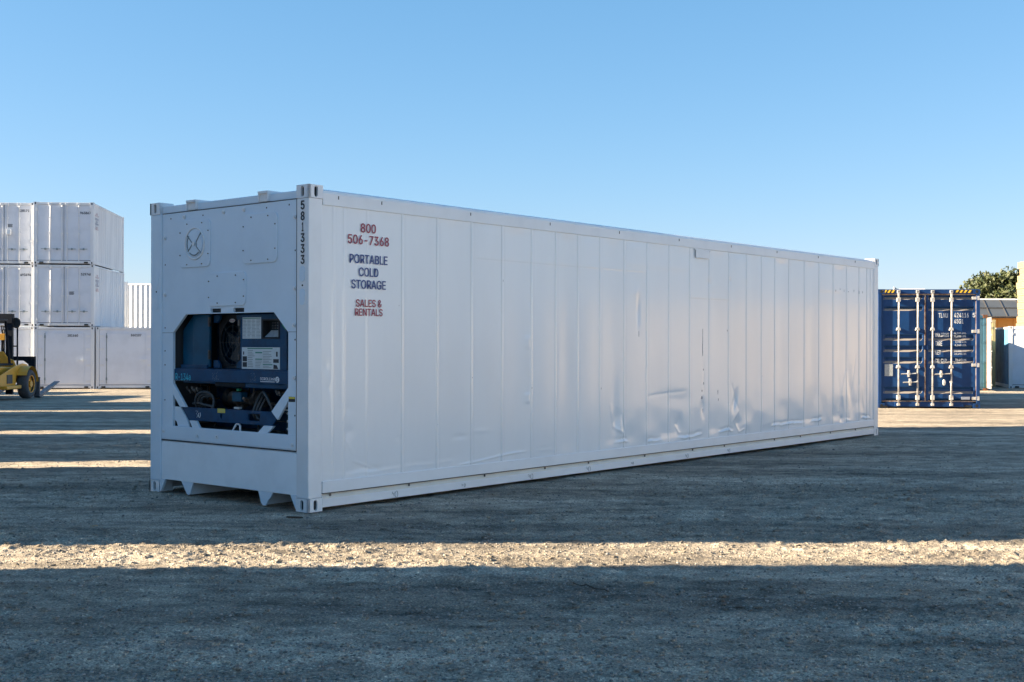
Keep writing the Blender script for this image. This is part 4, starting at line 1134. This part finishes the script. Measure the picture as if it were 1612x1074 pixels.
    MB().prism(circle(1.572, .625, .033, 14, .075)[::-1], -.05, .04).build('handle_catch', m_zinc, dr, bevel=.006)
    MB().cyl((1.735, -.055, .30), (1.725, -.055, .66), .017, 8).box(1.700, 1.755, -.07, -.04, .62, .66).build('handle', m_zinc, dr)
    for z in (2.68, 1.87, 1.05, .24):
        MB().box(2.25, 2.378, .012, .050, z - .035, z + .035).box(2.375, 2.42, -.006, .03, z - .05, z + .05).build('hinge', m_zinc, dr)
    # lettering on the right leaf (front of the pans at y=.052)
    yl = .0498
    def tx(s, X0, X1, Y0, Y1, b=.015, m=m_whtext):
        text('lettering', s, m, dr, (X0 - 63) / 316.5, (X1 - 63) / 316.5, (1000 - Y1) / 316.5, (1000 - Y0) / 316.5, yl, 'end', b)
    tx('TLNU', 525, 595, 268, 303); tx('424116', 643, 752, 266, 301); tx('45G1', 643, 712, 314, 348)
    text('lettering', '5', m_whtext, t, (781 - 63) / 316.5, (799 - 63) / 316.5, (1000 - 300) / 316.5, (1000 - 267) / 316.5, .027, 'end', .03)
    tx('MAX.GROSS', 499, 603, 420, 452); tx('32,500 KGS.', 640, 735, 416, 432); tx('71,650 LBS.', 640, 735, 440, 456)
    tx('TARE', 501, 552, 486, 520); tx('3,700 KGS.', 652, 737, 484, 500); tx('8,160 LBS.', 648, 737, 508, 524)
    tx('NET', 499, 542, 556, 588); tx('28,800 KGS.', 644, 737, 553, 568); tx('63,490 LBS.', 646, 737, 576, 592)
    tx('CU. CAP.', 499, 592, 620, 650); tx('76.4 CU.M.', 652, 737, 620, 636); tx('2,700 CU.FT.', 644, 737, 642, 656)
    MB().box(1.998, 2.208, .0470, .0518, .208, .276).build('white_plate', m_whtext, dr)
    tx('CARU 115', 706, 756, 918, 930, .02, m_greyink)
    MB().prism(circle(.255, 1.59, .066, 20, .080)[::-1], .094, .112).build('round_sticker', m_whtext, dl)
    MB().box(.165, .365, .038, .0515, .775, 1.065).build('data_plate', m_grey, dl, bevel=.003)
    # thin white rail lying on the roof near its edge
    rl = thing('roof_pipe', 'thin white metal channel with an upright end lying on the roof of the navy container', 'metal channel', t.location + Vector((.50, .30, Hn - .03)), -ang)
    MB().box(0, .745, 0, .05, .0, .045).box(.0, .745, .052, .075, .03, .062).build('channel', m_frame, rl, bevel=.003)
    MB().box(-.03, -.002, .0, .04, 0, .10).build('upright_end', m_frame, rl, bevel=.003)
    MB().add([(0, .02, .10), (.0, .02, .04), (.07, .02, .046)], [(0, 1, 2)]).build('gusset', m_greyink, rl)
navy()

# ------------------------------------------------------------------ things beyond on the right
def gz(x, y): return float(macro(np.array([float(x)]), np.array([float(y)]))[0])
# light blue high container whose door stands open, rusted casting
x0 = 17.88 - W
lb = container('light_blue_container', 'light blue container with rusty corner castings, mostly hidden behind the navy one', 'shipping container', (x0 + .10, 46.0, gz(17, 46) - .02), R(-2), Hc=2.896, front='plain', wall='corrugated', mw=m_lblue, mf=m_lblue, mframe=m_lblue)
MB().box(W - .168, W + .002, -.004, .172, 2.775, 2.899).box(W - .168, W + .002, -.004, .172, -.01, .12).build('rusty_casting', m_rust, lb)
MB().box(W - .146, W - .002, .000, .003, .13, 1.10).build('teal_paint_band', m_teal, lb)
MB().box(W - .05, W - .0, -.004, .0, .13, 2.76).build('rusty_edge', m_rust, lb)
od = MB().box(0, .05, -1.14, 0, .13, 2.78).build('open_door', m_dust, lb, bevel=.008)
od.location = (W - .03, .0, 0); od.rotation_euler = (0, 0, R(-13))
for z in (.25, .9, 1.5, 2.1, 2.6):
    MB().box(.045, .10, -.16, .02, z, z + .06).box(-.01, .06, -1.17, -1.10, z, z + .05).build('hinge', m_zinc, od)
MB().cyl((.075, -.75, .12), (.075, -.75, 2.75), .02, 8).build('locking_rod', m_zinc, od)
container('cream_container', 'cream corrugated container in sunlight behind the small container with the blue flank', 'shipping container', (18.22, 52.0, gz(19, 52)), R(-3), Hc=2.896, front='plain', wall='corrugated', mw=m_cream, mf=m_cream, mframe=m_cream, far=True)
# small white container with blue flank
wb_ = container('blue_flanked_container', 'small white container with a weathered steel blue corrugated flank at the right edge', 'shipping container', (20.66, 50.5, gz(20.6, 50.5) - .02), R(-14.0), front='plain', wall='corrugated', mw=m_sblue, mframe=m_cwall)
# crate tower
first_crate = None
ORD = 'first second third fourth fifth sixth seventh eighth ninth tenth eleventh twelfth thirteenth fourteenth fifteenth sixteenth seventeenth topmost'.split()
cxp, cyp = 24.15, 57.0
for k in range(18):
    zc_ = gz(24, 57) + k * .325
    lab = 'pale wooden crate, %s from the ground in the tall tower at the right edge' % ORD[k]
    dx_ = -.11 if k < 8 else (.0 if k < 16 else .05)
    if k == 0:
        c = thing('wooden_crate', lab, 'crate', (cxp, cyp, zc_), R(-3), 'stacked wooden crates')
        sl_ = MB()
        for j in range(3): sl_.box(0, 1.2, -.012, .0, .10 + j * .072, .16 + j * .072).box(-.012, .0, 0, 1.2, .10 + j * .072, .16 + j * .072)
        sl_.build('side_slats', m_wood, c)
        MB().box(0, 1.2, 0, 1.2, .09, .30).build('body', m_wood, c)
        MB().box(.0, .10, 0, 1.2, 0, .088).box(.55, .65, 0, 1.2, 0, .088).box(1.1, 1.2, 0, 1.2, 0, .088).build('bearers', m_wood, c)
        MB().box(-.02, .05, -.03, -.013, .05, .31).box(1.15, 1.22, -.03, -.013, .05, .31).build('corner_cleats', m_wood, c)
        first_crate = c
    else:
        d = dup(first_crate, (cxp + dx_ + .03 * math.sin(k * 2.1), cyp + .03 * math.cos(k * 3), zc_), R(-3 + 1.5 * math.sin(k * 5)), lab, 'stacked wooden crates')
# open shed with orange wall and dark panel roof
sh = thing('long_shed', 'low shed with an orange wall and a sloping roof of dark panels', 'shed', (27.2, 75, gz(27, 75)), R(-2))
bz = 1.5 - gz(27, 75)
def hgt(py, z): return (541.2 + 1.4 - py) * z / 1912 + bz
MB().box(0, 10, 0, .2, 0, hgt(497, 75)).build('wall', m_orange, sh)
for k in range(10): MB().box(.9 + k * .93, 1.03 + k * .93, -.06, -.002, 0, hgt(497, 75)).build('post', m_orange, sh)
za, zc_ = hgt(499, 74.4), hgt(473, 78)
rf = MB().add([(-3, -.6, za), (10, -.6, za), (10, 3.0, zc_), (-3, 3.0, zc_), (-3, -.6, za - .08), (10, -.6, za - .08), (10, 3.0, zc_ - .08), (-3, 3.0, zc_ - .08)],
              [(0, 1, 2, 3), (7, 6, 5, 4), (0, 4, 5, 1), (2, 6, 7, 3), (1, 5, 6, 2), (3, 7, 4, 0)]).build('roof', m_panel, sh)
rb = MB(); rb.cyl((-3, -.64, za), (10, -.64, za), .05, 8)
mid_z = (za + zc_) / 2
rb.box(-3, 10, 1.16, 1.24, mid_z + .0, mid_z + .06)
for k in range(13):
    u = -3 + k * 1.02
    rb.add([(u, -.6, za + .002), (u + .05, -.6, za + .002), (u + .85, 3, zc_ + .002), (u + .80, 3, zc_ + .002), (u, -.6, za + .05), (u + .05, -.6, za + .05), (u + .85, 3, zc_ + .05), (u + .80, 3, zc_ + .05)],
           [(0, 3, 2, 1), (4, 5, 6, 7), (0, 1, 5, 4), (1, 2, 6, 5), (2, 3, 7, 6), (3, 0, 4, 7)])
rb.build('roof_battens', m_steel, rf)
MB().cyl((-3, 3.05, zc_ + .03), (10, 3.05, zc_ + .03), .07, 8).build('ridge_cap', m_rod, rf)
MB().box(0, 10, 3, 3.2, 0, zc_ - .1).build('wall', m_orange, sh)
wh = thing('flat_roofed_unit', 'flat white roof unit rising behind the dark panel roof', 'roof unit', (33.2, 86, gz(33, 86)), 0)
MB().box(0, 2.3, 0, 3, 0, hgt(467, 86) - .12).build('wall', m_rod, wh); MB().box(-.1, 2.4, -.1, 3.1, hgt(467, 86) - .119, hgt(467, 86)).build('roof', m_rod, wh)

def tree(label, x, y, h, crown_r, cz, nleaf, lm, leaf=.14, name='leafy_tree', clumps=26, flat=.8, sparse=False):
    t = thing(name, label, 'tree', (x, y, gz(x, y) - .05), 0)
    rd = random.Random(int(x * 10)); tr = MB()
    tr.tube([(0, 0, 0), (.05, 0, h * .3), (-.04, .05, h * .6), (.02, 0, h * .9)], [crown_r * .085, crown_r * .06, crown_r * .04, .015], 8)
    cl = []
    for k in range(clumps):
        a = rd.random() * 6.283; el = rd.uniform(-.6, 1.0); rr_ = crown_r * rd.uniform(.35, .85)
        c = Vector((rr_ * math.cos(a) * math.sqrt(max(0, 1 - el * el * .6)), rr_ * math.sin(a) * math.sqrt(max(0, 1 - el * el * .6)), cz + el * crown_r * flat * .8))
        cl.append(c); b0 = Vector((0, 0, min(h * rd.uniform(.3, .6), c.z)))
        tr.tube([b0, b0.lerp(c, .5) + Vector((0, 0, -.1)), c], [crown_r * .02, crown_r * .014, .01], 5)
    tr.build('trunk', m_bark, t)
    n = nleaf; g = np.random.default_rng(int(abs(x) * 7) + 1)
    ci = g.integers(0, len(cl), n); cc = np.array([list(c) for c in cl])[ci]
    rad = crown_r * (.34 if not sparse else .3)
    d = g.normal(size=(n, 3)); d /= np.linalg.norm(d, axis=1)[:, None]
    P = cc + d * (rad * g.random(n) ** .45)[:, None] * np.array([1, 1, .75])
    a = g.normal(size=(n, 3)); a /= np.linalg.norm(a, axis=1)[:, None]
    b = np.cross(a, g.normal(size=(n, 3))); b /= np.linalg.norm(b, axis=1)[:, None]
    s = leaf * (.6 + .8 * g.random(n))[:, None]
    V = np.stack([P - a * s, P + b * s * .5, P + a * s, P - b * s * .5], 1).reshape(-1, 3)
    F = np.arange(4 * n).reshape(-1, 4)
    me = bpy.data.meshes.new('crown'); me.from_pydata(V.tolist(), [], F.tolist()); link('crown', me, lm, t)
    return t
tree('broad olive green tree rising behind the dark roof, left of the crate tower', 40.3, 100, 8.2, 3.1, 6.1, 9000, m_leaf, .17, clumps=40, flat=.75)
tree('sparse pale twigs and leaves showing above the far sunlit containers', -26.0, 82, 5.9, .75, 5.55, 70, m_leaf2, .09, name='slender_tree', clumps=9, sparse=True)
tree('tiny sprig of a slender tree top beside the sparse twigs', -25.0, 83, 5.35, .35, 5.3, 22, m_leaf2, .08, name='slender_tree', clumps=4, sparse=True)

# ------------------------------------------------------------------ forklift at the left edge
def forklift():
    hd = R(-2); fx, fy = -14.74, 36.9       # right front wheel
    cr, sr = math.cos(-hd), math.sin(-hd)
    wx = .95
    ox, oy = fx - (wx * cr), fy - (wx * sr)
    t = thing('forklift', 'yellow forklift truck with dark mast, seen from behind at the left edge', 'forklift', (ox, oy, gz(fx, fy) + .01), -hd)
    def wheel(x, y, r, w, s):
        tp = MB(); prof = [(.62, -.5), (.92, -.5), (1, -.36), (1, .36), (.92, .5), (.62, .5)]
        n = 28; vs_ = []
        for k in range(n):
            a = 2 * math.pi * k / n
            for (rr_, u) in prof: vs_.append((x + u * w, y + r * rr_ * math.cos(a), r + r * rr_ * math.sin(a)))
        m_ = len(prof); fs = [(i * m_ + j, ((i + 1) % n) * m_ + j, ((i + 1) % n) * m_ + (j + 1) % m_, i * m_ + (j + 1) % m_) for i in range(n) for j in range(m_)]
        tp.add(vs_, fs, True)
        wo = tp.build('wheel', m_tyre, t)
        hb = MB(); hb.cyl((x - .3 * w, y, r), (x + s * .22 * w, y, r), r * .62, 24); hb.build('rim', m_fy, wo)
        MB().cyl((x, y, r), (x + s * .48 * w, y, r), r * .24, 16).build('hub', m_fy, wo, bevel=.01)
        rg = MB(); rg.tube([(x + s * .44 * w, y + r * .60 * math.cos(a), r + r * .60 * math.sin(a)) for a in np.linspace(0, 6.2832, 25)], .02, 6, False); rg.build('rim_ring', m_fy, wo)
    for s in (1, -1):
        wheel(s * .95, 0, .435, .30, s); wheel(s * .90, -2.9, .40, .28, s)
        # arched fender: outer skirt with a wheel arch, top plate
        P = [(-1.75, .42), (-1.55, .30), (-.56, .34), (-.52, .50)]
        for a in np.linspace(R(165), R(20), 12): P.append((.54 * math.cos(a), .44 + .54 * math.sin(a)))
        P += [(.62, .70), (.60, .80), (.42, 1.02), (.05, 1.06), (-.65, .98), (-1.75, .72)]
        xa, xb = sorted((s * .58, s * 1.00))
        fd = MB().prism(P, s * .80 - .02, s * .80 + .02, 'x').build('fender', m_fy, t, bevel=.01)
        tp = MB(); ar = [(.54 * math.cos(a), .44 + .54 * math.sin(a)) for a in np.linspace(R(150), R(5), 12)]
        for (y0_, z0_), (y1_, z1_) in zip(ar[:-1], ar[1:]):
            tp.add([(xa, y0_, z0_), (xb + .12 * (s > 0), y0_, z0_), (xb + .12 * (s > 0), y1_, z1_), (xa, y1_, z1_)], [(0, 1, 2, 3)])
        tp.build('fender_arch', m_fy, fd)
        MB().box(xa, xb, -1.7, -.55, .32, .42).build('step', m_fy, fd, bevel=.02)
        MB().box(s * .83 - .01, s * .83 + .01, -1.25, -.85, .48, .74).build('step_recess', m_hose, fd)
    MB().prism([(-3.5, .45), (-3.5, 1.25), (-3.0, 1.38), (-1.6, 1.38), (-1.5, 1.0), (.15, .92), (.3, .5), (-.6, .32), (-2.4, .32)], -.62, .62, 'x').build('body', m_fy, t, bevel=.03)
    MB().box(-.8, .8, -3.75, -3.2, .35, 1.30).build('counterweight', m_fd, t, bevel=.08)
    MB().box(-.5, .5, -1.5, .1, 1.0, 1.06).build('deck', m_fd, t)
    MB().box(-.28, .28, -1.5, -.95, 1.06, 1.35).box(-.28, .28, -1.65, -1.5, 1.2, 1.85).build('seat', m_black, t, bevel=.04)
    MB().tube([(0, -.35, 1.05), (0, -.55, 1.55)], .03, 8).tube([(.2 * math.cos(a), -.58 + .06 * math.sin(a), 1.56 + .18 * math.sin(a)) for a in np.linspace(0, 6.28, 20)], .018, 6).build('steering_wheel', m_black, t)
    # guard over the driver
    for x in (-.60, .46):
        MB().tube([(x, -.05, 1.0), (x * .95, -.35, 2.35)], .04, 8).build('guard_post', m_fd, t)
        MB().tube([(x, -1.75, 1.3), (x * .95, -1.55, 2.35)], .04, 8).build('guard_post', m_fd, t)
    g = MB().box(-.62, .50, -1.6, -.3, 2.33, 2.39)
    g.build('overhead_guard', m_fd, t, bevel=.01)
    # mast
    my = .62
    for x in (-.24, .20): MB().box(x - .10, x + .10, my - .06, my + .08, .10, 2.56).build('mast_rail', m_fd, t, bevel=.008)
    for x in (-.04,): MB().box(x - .05, x + .03, my + .09, my + .2, .3, 2.1).build('lift_cylinder', m_black, t, bevel=.008)
    MB().box(-.36, .32, my - .10, my + .10, 2.28, 2.58).build('mast_crosshead', m_fd, t, bevel=.01)
    MB().box(-.18, .10, my - .12, my - .062, 1.76, 1.96).build('mast_brace', m_fy, t, bevel=.01)
    MB().prism([(.0, .95), (.32, .90), (.50, .95), (.42, 1.15), (.25, 1.22), (.10, 1.42), (.0, 1.42)], my - .30, my - .22).build('tilt_bracket', m_fy, t, bevel=.01)
    ch = MB()
    for k in range(2): ch.tube([(.03 - .06 * k, my - .02, 2.2), (.06 - .06 * k, my - .10, 1.5), (.12 - .06 * k, my - .05, 1.15), (.16, my, .95)], .02, 6)
    ch.build('mast_hoses', m_black, t)
    # lamp / mirror on its pole
    px = .425
    MB().cyl((px, my + .04, 1.0), (px, my + .04, 2.30), .028, 8).box(.30, px, my + .02, my + .05, 1.56, 1.60).box(.30, px, my + .02, my + .05, 2.26, 2.30).build('lamp_pole', m_fd, t)
    lp = MB(); lp.tube([(px - .03 + .105 * math.cos(a), my + .0 + .02 * math.cos(a), 2.30 + .135 * math.sin(a)) for a in np.linspace(0, 6.2832, 21)], .034, 8, False)
    lp.prism(circle(px - .03, 2.30, .10, 18, .13)[::-1], my + .0, my + .05); lp.build('work_lamp', m_black, t)
    # carriage and forks
    cy = my + .30
    c = MB().box(-.62, .60, cy, cy + .06, 1.13, 1.26).box(-.62, -.50, cy, cy + .06, .1, 1.26).box(.75, .87, cy, cy + .10, .10, 1.26).box(.60, .75, cy, cy + .06, 1.13, 1.26).box(-.62, .75, cy, cy + .06, .45, .60)
    c.prism([(.51, 1.13), (.75, 1.13), (.75, .88), (.69, .90), (.66, 1.02)], cy, cy + .05).prism([(.30, .60), (.54, .60), (.54, .75)], cy, cy + .05).build('carriage', m_fd, t, bevel=.006)
    for x in (-.50, .90):
        L_ = 1.95; ti = R(12.5)
        f = MB(); y0 = cy + .08
        pr = [(y0, .02), (y0 + .08, -.03), (y0 + L_ * .55 * math.cos(ti), L_ * .55 * math.sin(ti) - .035), (y0 + L_ * math.cos(ti), L_ * math.sin(ti)), (y0 + L_ * math.cos(ti) - .04, L_ * math.sin(ti) + .012), (y0 + .10, .065), (y0 + .06, .10), (y0 + .06, .62), (y0, .62)]
        f.prism(pr, x - .09, x + .09, 'x'); f.build('fork', m_fork, t, bevel=.006)
forklift()
